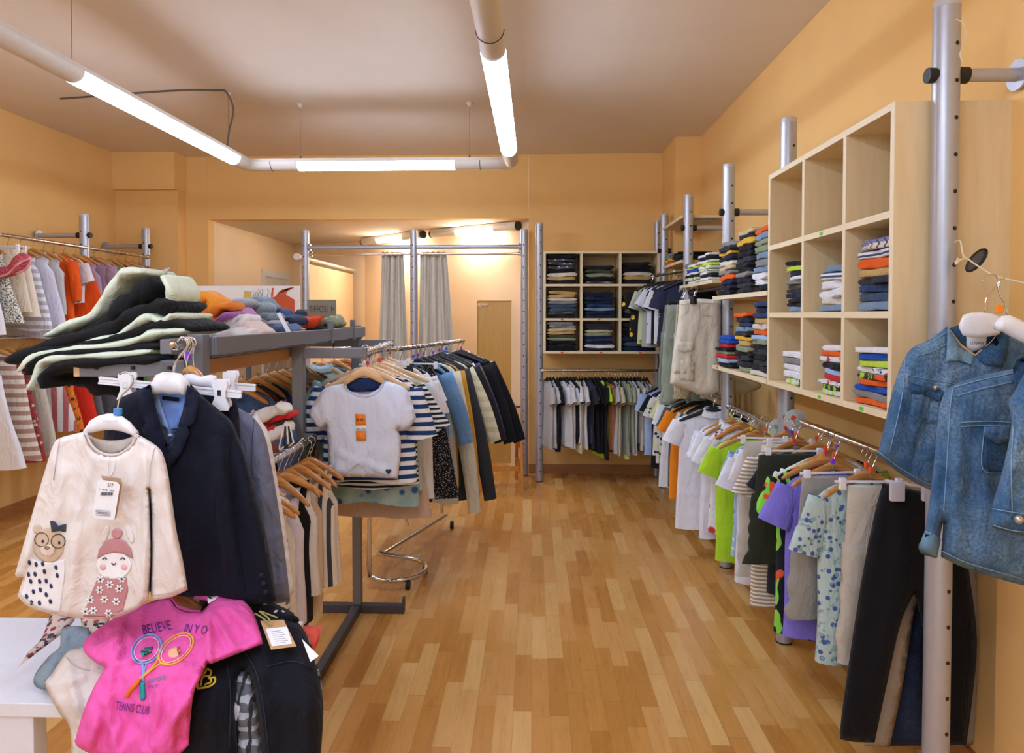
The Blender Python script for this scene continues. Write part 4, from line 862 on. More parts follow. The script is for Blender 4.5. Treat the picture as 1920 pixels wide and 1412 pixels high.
# ---------------- denim jackets hanging from the string at the right
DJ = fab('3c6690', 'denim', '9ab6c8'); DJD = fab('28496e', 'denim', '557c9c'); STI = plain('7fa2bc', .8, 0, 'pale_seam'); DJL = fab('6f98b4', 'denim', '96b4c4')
BUT = plain('c8c2b8', .3, .8, 'metal_button')
j1 = Cloth([(1776, 612, 1), (1742, 637), (1712, 651), (1697, 670), (1678, 716), (1660, 790), (1645, 854, 1), (1690, 890), (1742, 918), (1800, 935), (1880, 920), (1930, 900), (1935, 700), (1925, 640), (1884, 606, 1), (1860, 640), (1828, 668), (1800, 648)], 1.78, .05, 30, [(1790, 660, 1740, 880, 14, .010), (1700, 700, 1668, 850, 10, .012), (1740, 700, 1700, 860, 12, .008)], .010, .018, 3)
o = j1.build('denim_jacket', DJ); tag(o, 'small blue denim jacket, leftmost and farthest of the three hanging from the string', 'jacket')
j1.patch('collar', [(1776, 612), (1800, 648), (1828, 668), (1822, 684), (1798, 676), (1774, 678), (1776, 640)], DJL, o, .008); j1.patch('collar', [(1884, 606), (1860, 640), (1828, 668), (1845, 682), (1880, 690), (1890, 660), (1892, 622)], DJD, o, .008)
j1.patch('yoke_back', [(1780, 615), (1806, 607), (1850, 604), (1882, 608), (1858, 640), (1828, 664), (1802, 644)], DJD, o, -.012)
j1.patch('chest_pocket', [(1712, 728), (1755, 738), (1770, 746), (1764, 790), (1738, 792), (1706, 776)], DJ, o, .004); j1.patch('pocket_flap', [(1708, 718), (1768, 732), (1774, 748), (1754, 752), (1732, 738), (1708, 738)], DJD, o, .008)
for l in ([(1712, 652), (1745, 642), (1776, 622)], [(1716, 668), (1745, 660), (1780, 642)], [(1712, 706), (1770, 716), (1800, 722)], [(1706, 776), (1738, 792), (1764, 790)], [(1697, 672), (1692, 740), (1668, 850)], [(1648, 848), (1692, 880), (1742, 908), (1800, 926)]): j1.line('seam', l, .0011, STI, o)
j1.patch('neck_label', [(1812, 628), (1850, 630), (1848, 654), (1822, 660), (1812, 650)], PAPER, o, -.006); j1.text('size_print', 'LOSAN', 1819, 646, 8, ink('404048'), o, off=-.002)
B().tube([j1.front(1754, 727, .008), j1.front(1754, 727, .016)], .007, 14).build('button', BUT, o, True)
j2 = Cloth([(1899, 692, 1), (1840, 704), (1788, 722), (1767, 745), (1757, 800), (1752, 860), (1735, 990), (1721, 1022, 1), (1728, 1038), (1756, 1047, 1), (1768, 980), (1764, 1044, 1), (1816, 1068), (1920, 1098), (2040, 1122), (2070, 900), (2050, 700), (1960, 650)], 1.56, .06, 34, [(1772, 760, 1765, 950, 9, -.018), (1800, 760, 1790, 1030, 16, .012), (1860, 870, 1850, 1080, 18, .010), (1760, 760, 1745, 1000, 10, .015), (1830, 850, 1900, 1090, 14, .008)], .012, .016, 5)
o = j2.build('denim_jacket', DJ); tag(o, 'blue denim jacket in the middle of the three, long left sleeve with rolled cuff', 'jacket')
for l in ([(1788, 726), (1840, 712), (1899, 700)], [(1794, 742), (1845, 728), (1899, 716)], [(1802, 792), (1850, 790), (1900, 792)], [(1802, 800), (1850, 798), (1900, 800)], [(1788, 726), (1782, 760), (1776, 860), (1768, 980)], [(1764, 1032), (1816, 1056), (1920, 1086)], [(1735, 996), (1762, 1008)], [(1846, 800), (1843, 880), (1890, 885)]): j2.line('seam', l, .0012, STI, o)
j2.patch('chest_pocket', [(1848, 812), (1892, 812), (1892, 884), (1862, 886), (1843, 874)], DJD, o, .004); j2.patch('pocket_flap', [(1846, 800), (1892, 800), (1892, 826), (1868, 832), (1846, 818)], DJ, o, .008)
j2.patch('cuff', [(1733, 996), (1764, 1010), (1757, 1046), (1722, 1030)], DJL, o, .003)
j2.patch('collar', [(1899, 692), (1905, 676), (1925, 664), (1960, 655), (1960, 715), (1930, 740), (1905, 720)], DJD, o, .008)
j3 = Cloth([(1900, 738), (1891, 752), (1896, 800), (1880, 880), (1859, 955), (1861, 990, 1), (1925, 1006), (1950, 1000), (2060, 1010), (2080, 760), (1990, 660), (1930, 690)], 1.40, .05, 30, [(1905, 790, 1890, 960, 10, .012)], .010, .02, 7)
o = j3.build('denim_jacket', DJ); tag(o, 'blue denim jacket cut by the right edge, showing its sleeve with a pale metal button', 'jacket')
for l in ([(1900, 800), (1896, 880), (1898, 960)], [(1862, 954), (1895, 960), (1925, 964)], [(1863, 985), (1895, 994), (1925, 998)]): j3.line('seam', l, .0011, STI, o)
B().tube([j3.front(1910, 974, .004), j3.front(1910, 974, .012)], .0085, 16).build('button', BUT, o, True)
# the string with its hangers
sp = [(1788, 456), (1800, 452), (1806, 478), (1812, 484), (1840, 503), (1866, 518), (1890, 524), (1940, 535), (2010, 552)]; sy = [2.02, 1.98, 1.95, 1.93, 1.9, 1.85, 1.8, 1.6, 1.38]
STRG = plain('e4d8b8', .9, 0, 'twine')
t = tag(B().tube(cr([P(x, y, d) for (x, y), d in zip(sp, sy)], 6), .0024, 8).build('twine_line', STRG, None, True), 'pale twine tied to the nearest pole, holding the denim jackets', 'string')
B().tube(cr([P(1812, 484, 1.93), P(1800, 488, 1.93), P(1792, 496, 1.93), P(1797, 484, 1.93)], 5), .003, 6).build('knot', STRG, t, True)
tag(B().tube(cr([P(1793, 36, 2.0), P(1806, 44, 1.98), P(1812, 70, 1.98), P(1800, 100, 1.99), P(1806, 118, 1.98)], 5), .0016, 6).build('loose_twine', STRG, None, True), 'loose bit of twine hanging near the top of the nearest pole', 'string')
dk = thing('hanging_disc', 'dark oval tag hanging on the twine by the pole', 'tag', P(1830, 490, 1.93)); a = P(1830, 490, 1.93)
B().loft([[P(x, y, 1.93 + o_) - a for x, y in ell(1831, 488, 28, 12, -48, 20)] for o_ in (0, .004)], True, True).build('plate', plain('5c6068', .25, .4, 'plate'), dk)
B().tube([P(x, y, 1.925) - a for x, y in ell(1831, 488, 27, 11, -48, 20)], .0025, 6, closed=True).build('rim', BLACK, dk, True)
hero_hanger('clothes_hanger', 'white hanger in the farthest denim jacket, hooked on the twine', [(1800, 606, 618), (1806, 590, 630), (1820, 585, 634), (1838, 584, 634), (1856, 586, 632), (1872, 592, 628), (1882, 604, 616)], .007, WHITE_P, [(1846, 586), (1850, 560), (1866, 540), (1872, 528), (1866, 516), (1852, 516), (1842, 527)], 1.735, Yh=1.76)
hero_hanger('clothes_hanger', 'white hanger with orange size tab at the right edge of the twine', [(1868, 605, 620), (1878, 592, 622), (1892, 590, 630), (1910, 598, 640), (1935, 612, 650), (1960, 630, 660)], .016, WHITE_P, [(1890, 592), (1884, 570), (1876, 556), (1872, 540), (1876, 526), (1884, 522)], 1.62, Yh=1.66)
tag(B().box(-.008, .008, -.004, .004, -.009, .009, .002).build('size_tab', ORANGE_S), 'small orange size tab on the hanger hook at the twine', 'tag').location = P(1874, 579, 1.64)
# ---------------- wide black joggers by the near pole
BK = fab('101014'); BE2 = fab('b3a493')
def legs(outline, Y, mat, label, **k): o = Cloth(outline, Y, .05, 22, **k).build('trousers', mat); tag(o, label, 'trousers'); return o
jg = Cloth([(1655, 907, 1), (1690, 914), (1755, 928, 1), (1800, 960), (1818, 1080), (1832, 1200), (1822, 1320), (1812, 1396, 1), (1772, 1398, 1), (1752, 1300), (1735, 1200), (1714, 1112, 1), (1690, 1165), (1668, 1260), (1640, 1392, 1), (1600, 1391), (1576, 1386, 1), (1578, 1340), (1610, 1120), (1638, 970)], 2.22, .06, 26, [(1700, 960, 1640, 1300, 18, .014), (1690, 1120, 1610, 1370, 14, .01), (1675, 930, 1700, 1090, 12, .01), (1790, 1000, 1800, 1370, 14, .012)], .010, .015, 11)
o = jg.build('trousers', BK); tag(o, 'wide black joggers hanging in front of the beige ones, behind the nearest pole', 'trousers')
jg.line('side_seam', [(1700, 918), (1702, 1000), (1700, 1100)], .0012, fab('101014'), o)
bj = Cloth([(1660, 912, 1), (1750, 930, 1), (1815, 1000), (1838, 1100), (1844, 1250), (1830, 1396, 1), (1795, 1399, 1), (1765, 1250), (1718, 1130, 1), (1706, 1200), (1690, 1300), (1668, 1402, 1), (1620, 1398, 1), (1630, 1300), (1655, 1100)], 2.30, .04, 22, [], .010, .02, 12)
o = bj.build('trousers', BE2); tag(o, 'taupe joggers showing between the legs of the black ones', 'trousers')
bj2 = Cloth([(1665, 915, 1), (1750, 930, 1), (1815, 1000), (1846, 1100), (1852, 1250), (1842, 1392, 1), (1800, 1394, 1), (1760, 1200), (1735, 1200), (1734, 1398, 1), (1664, 1399, 1), (1680, 1200)], 2.37, .04, 22, [], .010, .02, 13)
o = bj2.build('trousers', fab('23304c', 'denim')); tag(o, 'dark blue jeans behind the taupe joggers near the floor', 'trousers')
t = thing('clothes_hanger', 'clear clip hanger holding the black joggers on the near right rail', 'hanger', P(1690, 905, 2.2)); c0 = P(1690, 905, 2.2)
CLR = plain('c8c4cc', .1, 0, 'clear_plastic')
a_, b_ = P(1660, 902, 2.18) - c0, P(1760, 918, 2.18) - c0; B().tube([a_, b_], .006, 8).build('bar', CLR, t, True)
for px in (1682, 1742): q = P(px, 922, 2.17) - c0; B().box(q.x - .022, q.x + .022, q.y - .008, q.y + .008, q.z - .03, q.z + .03, .004).build('clip', CLR, t, True, SH)
B().tube(cr([P(1722, 905, 2.2) - c0, P(1718, 890, 2.2) - c0, P(1706, 876, 2.2) - c0, P(1712, 866, 2.2) - c0], 5), .0018, 6).build('hook', CHROME, t, True)
# ---------------- cream cargo trousers on the black-hanger rail
cg = Cloth([(1274, 563, 1), (1310, 560), (1352, 563, 1), (1353, 620), (1350, 735, 1), (1330, 740), (1304, 740, 1), (1300, 735), (1256, 720, 1), (1262, 660), (1270, 610)], 4.22, .07, 14, [(1300, 600, 1290, 720, 4, .012), (1330, 600, 1325, 730, 4, -.012), (1346, 580, 1346, 720, 3, .012)], .008, .05, 15, step=6)
o = cg.build('trousers', fab('ddd5c0')); tag(o, 'cream cargo trousers hanging at the front of the black-hanger rail', 'trousers')
cg.patch('cargo_pocket', [(1266, 652), (1296, 652), (1300, 700), (1264, 700)], fab('d6ceb8'), o, .003); cg.patch('pocket_flap', [(1270, 640), (1302, 640), (1302, 656), (1282, 662), (1270, 656)], fab('d9d1bb'), o, .007)
cg.patch('cargo_pocket', [(1276, 676), (1303, 680), (1302, 716), (1276, 712)], fab('d4ccb6'), o, .003)
for l in ([(1275, 571), (1312, 568), (1352, 570)], [(1312, 570), (1310, 610), (1300, 640)], [(1316, 592), (1334, 594), (1334, 612)]): cg.line('seam', l, .0016, fab('b9ae94'), o, .004)
cg2 = Cloth([(1352, 700), (1400, 712), (1428, 722), (1415, 733), (1380, 740), (1352, 738)], 4.3, .06, 12, [], .01, .05, 16, step=6)
o = cg2.build('shorts', fab('c2b795')); tag(o, 'khaki shorts hem showing under the lower open board', 'shorts')
tag(cg.patch('waist_clip', [(1294, 555), (1306, 555), (1306, 570), (1294, 570)], BLACK, None, .02, .01), 'black clip gripping the waist of the cream cargo trousers', 'clip')
# ---------------- banner and shop sign on the tray
a, b_ = P(364, 640, 3.72), P(562, 640, 3.72)
t = thing('art_board', 'white board with an orange brush-stroke print behind the tray', 'board', (a.x, 3.72, 1.44)); Wb = b_.x - a.x; Hb = P(460, 536, 3.72).z - 1.44
B().box(0, Wb, 0, .012, 0, Hb, .001).build('panel', plain('e9e6e4', .5, 0, 'board'), t); B().box(Wb * .5 - .012, Wb * .5 + .012, .013, .033, -1.44, .1).box(Wb * .5 - .12, Wb * .5 + .12, -.1, .15, -1.44, -1.43).build('stand', DGREY, t)
RS = random.Random(5); BO = plain('c8562c', .7, 0, 'brush_orange'); BG = plain('d8c068', .7, 0, 'brush_yellow'); BT = plain('9aa0a0', .7, 0, 'pencil')
def stroke(pts, w_, m, nm):
    b = B()
    for k, (p, q) in enumerate(zip(pts, pts[1:])):
        p, q = Vector((p[0] * Wb, p[1] * Hb)), Vector((q[0] * Wb, q[1] * Hb)); d = (q - p).normalized(); n_ = Vector((-d.y, d.x)) * w_ * Hb
        b.prism([tuple(p - n_), tuple(p + n_), tuple(q + n_ * .6), tuple(q - n_ * .6)], 1, -.003, -.0005)
    b.build(nm, m, t)
B().prism([(x * Wb, z * Hb) for x, z in ((.735, .3), (.735, .76), (.86, .84), (.955, .72), (.955, .3))], 1, -.002, 0).build('brush_print', BO, t)
for k in range(5): stroke([(.75 + .025 * k, .68 + .02 * k), (.80 + .022 * k, .84 + .02 * k), (.85 + .024 * k, .93 + .01 * k)], .018, BO, 'brush_print')
stroke([(.738, .6), (.742, .8), (.752, .96)], .02, BO, 'brush_print')
for k in range(6): stroke([(.46 + .012 * k, .3), (.475 + .012 * k, .7), (.485 + .012 * k, .9)], .014, BG, 'brush_print')
for k in range(9): x = .56 + .017 * k; z = RS.uniform(.5, .8); stroke([(x, z), (x + .012, z + .1), (x + .004, z + .16)], .006, BT, 'pencil_print')
a = P(576, 596, 3.15); b_ = P(630, 596, 3.15)
t = thing('shop_sign', 'olive grey sign board with cut capital lettering, on the rack tray', 'sign', (a.x, 3.15, a.z)); Ws = b_.x - a.x; Hs = P(576, 562, 3.15).z - a.z
SGM = plain('8a8672', .6, 0, 'sign_board'); B().box(0, Ws, 0, .006, 0, Hs, .001).build('panel', SGM, t)
me = text_mesh('TIFFOSI\u22a2')
me = text_mesh('TIFFOSI  H'); xs = [v.co.x for v in me.vertices]; k_ = Ws * .88 / max(xs)
for v in me.vertices: v.co = Vector((Ws * .07 + v.co.x * k_, -.0015, Hs * .3 + v.co.y * k_ * 1.75))
link('lettering', me, plain('4c4a40', .7, 0, 'sign_ink'), t, False)
B().tube([(Ws * .9, .003, -.14), (Ws * .9, .003, 0)], .003, 8).build('stem', BLACK, t)
# ---------------- soft piles on the tray
def band(name, path, Y, th, dy, mat, label, group=None, seed=0, cat='trousers', wob=.15, smooth=6):
    """a garment folded over a line: flattened section swept along a path given in the plane y = Y"""
    pts = cr([P(x, y, Y) for x, y in path], smooth); c0 = pts[0].copy(); R = random.Random(seed); ph = R.uniform(0, 6); rings = []; n = len(pts)
    for i, p in enumerate(pts):
        d = (pts[min(i + 1, n - 1)] - pts[max(i - 1, 0)]); d.y = 0; d.normalize(); up = Vector((-d.z, 0, d.x)); e = math.sqrt(min(1, .3 + min(i, n - 1 - i) / 4))
        q = th * e * (1 + wob * math.sin(i * .8 + ph)); r = []
        for k in range(18):
            a = k * 2 * PI / 18; ca, sa = math.cos(a), math.sin(a)
            r.append(p - c0 + Vector((0, dy * math.copysign(abs(ca) ** .6, ca) + .006 * math.sin(i * .5 + ph), 0)) + up * q * (math.copysign(abs(sa) ** .7, sa) + .12 * math.sin(k * 2.1 + i * .6 + ph)))
        rings.append(r)
    o = B().loft(rings, True, True).build(name, mat, None, True); o.location = c0; tag(o, label, cat, group); return o
MT = fab('e0ecd4'); BKS = fab('17181a'); gp = 'sweatpants piled on the near end of the tray'
SP = [([(338, 668), (280, 672), (210, 675), (165, 680), (140, 695), (132, 720)], .014, BKS, 'black sweatpants, lowest of the pile, end hanging down'),
      ([(326, 655), (270, 660), (200, 664), (150, 668), (128, 682), (108, 722)], .011, MT, 'mint sweatpants, lowest mint pair of the pile'),
      ([(345, 645), (270, 651), (200, 656), (140, 662), (115, 678), (103, 696)], .011, BKS, 'black sweatpants, second black pair from below'),
      ([(385, 618), (335, 622), (300, 634), (250, 645), (190, 651), (130, 660), (90, 690)], .012, MT, 'mint sweatpants, second mint pair from below'),
      ([(393, 616), (360, 606), (320, 612), (270, 630), (200, 645), (130, 655), (100, 690)], .012, BKS, 'black sweatpants reaching the far right of the pile'),
      ([(362, 590), (345, 604), (318, 594), (290, 612), (262, 630), (225, 638), (170, 648)], .012, MT, 'mint sweatpants with curled waistband at the right'),
      ([(352, 572), (325, 578), (290, 592), (250, 614), (200, 630), (130, 648), (72, 672)], .019, BKS, 'thick black sweatpants with a leg reaching the far left of the pile'),
      ([(330, 520), (345, 545), (336, 572), (305, 580), (275, 588)], .012, MT, 'mint sweatpants looping round the right side of the pile'),
      ([(312, 528), (298, 545), (275, 560), (252, 580), (232, 604), (185, 628)], .024, BKS, 'black sweatpants near the top with waistband up'),
      ([(300, 512), (262, 514), (244, 530), (228, 560), (200, 592), (160, 610), (118, 628)], .012, MT, 'mint sweatpants on top, waistband up and leg trailing left')]
for k, (pth, th, m, l) in enumerate(SP): band('sweatpants', pth, 1.9 + .004 * k, th * 1.2, .125 if k < 7 else .085, m, l, gp, k)
band('sweatpants', [(140, 690), (160, 700), (190, 712), (230, 722), (250, 730)], 1.95, .036, .05, BKS, 'black sweatpants hanging under the end panel of the rack', gp, 33)
tag(B().prism([(-.03, -.01), (.03, .012), (.01, -.012)], 1, -.001, .001).build('card_tag', plain('b8b2b4', .5, 0, 'grey_card')), 'pale card tag sticking up from the top sweatpants', 'tag').location = P(302, 508, 1.96)
gp = 'clothes heaped along the tray'
TP = [([(372, 632), (400, 628), (440, 630), (470, 634)], .018, 2.2, fab('dcdad8'), 'white crumpled top at the near front of the tray heap'), ([(366, 588), (385, 563), (405, 562), (412, 580), (396, 592)], .016, 2.25, fab('f09a30'), 'orange rolled top standing highest at the near end of the heap'),
      ([(366, 600), (390, 596), (420, 578), (442, 574)], .014, 2.25, fab('e8842c'), 'orange folded top beside the rolled one'), ([(372, 612), (395, 604), (405, 612)], .016, 2.2, fab('ee7a24'), 'bright orange top under the rolled one'), ([(392, 618), (420, 600), (446, 588)], .009, 2.25, fab('a86cb0'), 'purple top between the orange and white ones'),
      ([(398, 628), (430, 612), (456, 596), (468, 602), (440, 622)], .012, 2.3, fab('e4e2e0'), 'white top with rolled hem in the heap'), ([(420, 636), (450, 622), (480, 612), (500, 628)], .013, 2.3, fab('e2cfc8'), 'pale pink top at the front of the heap'), ([(440, 634), (470, 622), (486, 630)], .012, 2.26, fab('e8e2de'), 'off-white top near the paper tag'),
      ([(448, 590), (470, 572), (495, 576), (500, 590)], .014, 2.6, fab('8fa0ac', 'denim', 'b4c0c8'), 'pale denim shorts on top in the middle of the heap'), ([(455, 604), (480, 590), (505, 592), (520, 598)], .012, 2.6, fab('7c8c9c', 'denim', 'c0c8cc'), 'pale denim shorts lower in the middle'), ([(470, 612), (500, 604), (525, 606)], .012, 2.6, fab('b9b4b8', 'denim', 'd8dade'), 'grey white-edged shorts in the heap'),
      ([(505, 600), (530, 592), (545, 598)], .018, 2.9, fab('243e70', 'denim'), 'dark blue denim shorts at the far top of the heap'), ([(515, 606), (540, 600), (560, 606)], .018, 2.85, fab('20304e', 'denim'), 'darkest blue denim shorts at the far side'), ([(482, 622), (510, 614), (540, 618), (560, 622)], .015, 2.6, fab('4c6490', 'denim', '8ea2bc'), 'blue denim shorts at the front right of the heap'),
      ([(520, 628), (545, 620), (562, 626)], .012, 2.7, fab('2a3c60', 'denim'), 'folded dark denim at the heap bottom'), ([(480, 630), (500, 624), (525, 630)], .008, 2.5, fab('c8d0d8'), 'white-edged folded denim hem'), ([(576, 610), (590, 604), (602, 612)], .026, 3.15, fab('dc4a24'), 'red orange folded top under the sign'),
      ([(600, 612), (620, 602), (640, 608)], .022, 3.2, fab('8c9272', 'floral', 'b0b490', 1.5, '6c7458'), 'sage patterned top beside the sign stem'), ([(585, 618), (605, 616), (622, 618)], .012, 3.15, fab('26222c'), 'black folded top under the sage one'), ([(563, 600), (573, 592), (580, 602)], .02, 3.2, fab('343c50'), 'slate folded top at the left of the sign')]
TP += [([(440, 580), (456, 566), (474, 572)], .012, 2.45, fab('a8b4bc', 'denim', 'd0d8dc'), 'pale grey denim roll at the left of the denim heap'), ([(470, 586), (490, 566), (512, 578)], .013, 2.7, fab('7e90a2', 'denim', 'c8d0d4'), 'washed denim roll standing up in the heap'), ([(496, 592), (514, 584), (530, 590)], .010, 2.95, fab('3a5484', 'denim'), 'blue denim roll near the orange brush print'),
       ([(430, 606), (452, 584), (470, 592)], .010, 2.4, fab('c48cc4'), 'lilac edge rolled over the white tops'), ([(536, 612), (552, 596), (566, 606)], .014, 2.9, fab('1c2640', 'denim'), 'almost black denim roll at the right end of the heap'), ([(386, 578), (400, 566), (414, 572)], .011, 2.28, fab('f6a840'), 'light orange cuff on top of the orange roll')]
for k, (pth, th, Y, m, l) in enumerate(TP): band('folded_shirt', pth, Y, th * 1.3, .07 if Y < 2.55 else .09, m, l, gp, 50 + k, 'top', .3)
tagp = thing('price_tag', 'long white paper tag lying on the denim at the tray edge', 'tag', P(548, 590, 2.62)); c0 = P(548, 590, 2.62)
B().prism([(q.x - c0.x, q.z - c0.z) for q in (P(x, y, 2.62) for x, y in ((544, 588), (550, 586), (570, 622), (562, 623)))], 1, -.14, -.138).build('card', PAPER, tagp)
tagp = thing('price_tag', 'small crumpled paper tag hanging over the tray side', 'tag', P(478, 630, 2.2)); c0 = P(478, 630, 2.2)
B().prism([(q.x - c0.x, q.z - c0.z) for q in (P(x, y, 2.17) for x, y in ((474, 628), (486, 630), (489, 637), (478, 640)))], 1, -.04, -.037).build('card', PAPER, tagp)
# ---------------- white folded trousers, red trim and cords beside the middle upright
gp = 'folded things on the low bar end'
band('folded_trousers', [(470, 782), (500, 778), (530, 766), (536, 760)], 2.3, .022, .05, fab('e6e0d6'), 'white folded trousers on top beside the rack upright', gp, 81)
band('folded_shirt', [(505, 792), (525, 784), (545, 776), (548, 782)], 2.32, .012, .05, fab('c4242a'), 'red folded top under the white trousers', gp, 82, 'top'); band('folded_shirt', [(500, 800), (520, 796), (540, 788)], 2.31, .010, .05, fab('33352e'), 'black and olive folded top under the red one', gp, 83, 'top')
band('folded_shirt', [(488, 798), (505, 804), (522, 800)], 2.28, .012, .04, fab('d42a2c'), 'bright red folded top lower in the little pile', gp, 84, 'top'); band('folded_shirt', [(490, 812), (510, 816), (536, 802), (545, 798)], 2.28, .018, .045, fab('e4ded4'), 'white drawstring garment at the bottom of the little pile', gp, 85, 'top')
for k in range(5):
    s0 = P(532 + 3 * k, 800, 2.22); c_ = cr([P(532 + 3 * k, 800, 2.22), P(528 + 6 * k, 818 + 4 * k, 2.2), P(524 + 9 * k, 842 - 3 * k, 2.2), P(532 + 9 * k, 838 - 4 * k, 2.19)], 5)
    tag(B().tube(c_, .0028, 6).build('drawstring', fab('e8e4dc') if k % 2 == 0 else fab('2a2a2c'), None, True), ['white cord, first from the left', 'black cord, second from the left', 'white cord in the middle', 'black cord, second from the right', 'white cord, last at the right'][k] + ' of the white drawstring garment', 'cord', 'dangling drawstrings')
band('folded_shirt', [(497, 830), (505, 850), (508, 872)], 2.32, .02, .05, fab('8a4a30'), 'brown red garment hanging below the little pile', gp, 86, 'top')
# ---------------- white table at the front left
t = thing('white_table', 'white display table at the front left, under the heaped clothes', 'table', (-1.13, 1.385, 0))
TW = plain('e6e6ec', .4, 0, 'white_laminate')
B().box(-.45, .52, 0, .40, .702, .732, .002).build('table_top', TW, t)
for x in (.0, .43):
    for y in (.005, .355): B().box(x, x + .075, y, y + .04, 0, .701, .002).build('leg', TW, t)
B().box(-.45, .45, .2, .215, .62, .7015).build('apron', TW, t)
# heap on the table: how far away the cloth lies at each height of the heap
def heap(x, y):
    ks = [(1050, 1.72), (1100, 1.62), (1160, 1.53), (1220, 1.44), (1270, 1.385), (1320, 1.355), (1412, 1.34), (1600, 1.335)]
    for (a, A), (b_, Bv) in zip(ks, ks[1:]):
        if y <= b_: return A + (Bv - A) * max(0, (y - a)) / (b_ - a)
    return 1.335
def heapd(d): return lambda x, y: heap(x, y) + d
gj = fab('10131c'); 
jn = Cloth([(385, 1100, 1), (430, 1085), (470, 1130), (500, 1150), (545, 1158), (572, 1185), (590, 1240), (604, 1300), (606, 1350), (600, 1430), (590, 1530, 1), (500, 1535), (490, 1400), (478, 1300), (462, 1255), (446, 1270), (440, 1330), (445, 1400), (440, 1530, 1), (330, 1530, 1), (320, 1300), (345, 1200)], heapd(.035), .05, 24,
           [(480, 1180, 500, 1420, 20, .02), (560, 1200, 580, 1400, 16, .018), (400, 1240, 390, 1420, 20, .02), (470, 1250, 490, 1290, 8, .015), (500, 1230, 590, 1250, 8, .008)], .010, .02, 21)
o = jn.build('jeans', gj); tag(o, 'black jeans draped over the table front, both legs hanging down', 'jeans')
for l in ([(470, 1150), (520, 1168), (560, 1180)], [(455, 1215), (480, 1260), (495, 1330), (505, 1420)], [(425, 1240), (432, 1300), (430, 1400)], [(500, 1250), (550, 1240), (590, 1255)]): jn.line('seam', l, .0011, fab('2c3040'), o)
em = plain('d8c840', .7, 0, 'yellow_thread')
for l in ([(370, 1290), (372, 1270), (384, 1262), (388, 1254), (396, 1260), (392, 1272), (402, 1270), (402, 1280), (390, 1288), (370, 1291)], [(376, 1286), (380, 1270), (390, 1268), (396, 1278), (384, 1284)]): jn.line('embroidered_logo', l, .0022, em, o, .003)
pj = Cloth([(440, 1262), (462, 1255), (478, 1300), (490, 1400), (490, 1500), (445, 1500), (440, 1330)], heapd(.05), .03, 12, [], .014, .06, 23)
o = pj.build('shirt', fab('6c6c70', 'plaid', 'b8b8bc', 1.2, '3a3a3e')); tag(o, 'grey checked garment peeping out between the black jeans legs', 'shirt')
pk = Cloth([(560, 1186), (578, 1196), (592, 1240), (604, 1290), (600, 1420), (594, 1425), (590, 1250)], heapd(.07), .02, 8, [], .004, .06, 24)
o = pk.build('shirt', fab('5c5c60', 'plaid', '9a9a9e', 1.2, '2e2e32')); tag(o, 'dark checked garment at the right edge of the table heap', 'shirt')
ln = Cloth([(150, 1212), (120, 1228), (98, 1262), (82, 1281, 1), (96, 1310), (114, 1342), (131, 1366), (134, 1430, 1), (220, 1440, 1), (240, 1300), (200, 1230)], heapd(.02), .016, 7, [(125, 1235, 150, 1350, 8, .012), (110, 1290, 170, 1262, 6, .01)], .008, .03, 25)
o = ln.build('linen_trousers', fab('e0d5cb')); tag(o, 'off-white linen trousers slipping over the table edge beside the pink tee', 'trousers')
ln.line('seam', [(124, 1232), (142, 1250), (168, 1258)], .001, fab('c4b8ac'), o)
lj = Cloth([(117, 1178), (160, 1176), (175, 1200), (160, 1222), (130, 1240), (108, 1270), (84, 1293), (64, 1284), (67, 1262), (92, 1230), (112, 1212)], heapd(.045), .018, 7, [(125, 1190, 90, 1270, 6, .012)], .006, .05, 26)
o = lj.build('jeans', fab('93a6b2', 'denim', 'aebcc4')); tag(o, 'pale blue jeans at the left of the table heap', 'jeans')
FLO = fab('d8c0b4', 'floral', '8c3c48', 2.2, '4a4450')
f1 = Cloth([(98, 1142, 1), (142, 1160, 1), (124, 1182), (80, 1216), (34, 1252, 1), (54, 1222), (78, 1196)], heapd(.07), .015, 6, [], .004, .05, 27)
o = f1.build('floral_garment', FLO); tag(o, 'red and cream flowered garment with a point reaching the table edge', 'garment')
f2 = Cloth([(150, 1150, 1), (206, 1160, 1), (196, 1192), (156, 1198, 1)], heapd(.06), .015, 6, [], .004, .05, 28)
o = f2.build('floral_garment', fab('e0cfc0', 'floral', 'a06058', 2.2, '38343c')); tag(o, 'flowered garment under the sweater hem beside the pink tee', 'garment')
nvp = Cloth([(392, 1100), (420, 1088), (458, 1092), (464, 1130), (440, 1150), (400, 1140)], heapd(.03), .03, 8, [], .004, .05, 29)
o = nvp.build('folded_swimwear', fab('26305c', 'dots', 'b0a070', .8)); tag(o, 'navy gold-dotted folded garment behind the pink tee collar', 'garment')
k2 = Cloth([(462, 1128), (500, 1126), (548, 1148), (560, 1166), (520, 1166), (480, 1158)], heapd(.03), .03, 8, [], .006, .05, 30)
o = k2.build('folded_shorts', fab('15161a', 'dots', 'c8c8c8', .9)); tag(o, 'black folded garment with pale specks behind the kraft tag', 'garment')
cr_ = Cloth([(556, 1176, 1), (602, 1172, 1), (598, 1200), (586, 1226, 1), (570, 1200)], heapd(.10), .02, 6, [], .004, .05, 31)
o = cr_.build('coral_garment', fab('e05a48')); tag(o, 'coral red garment corner behind the black jeans', 'garment')
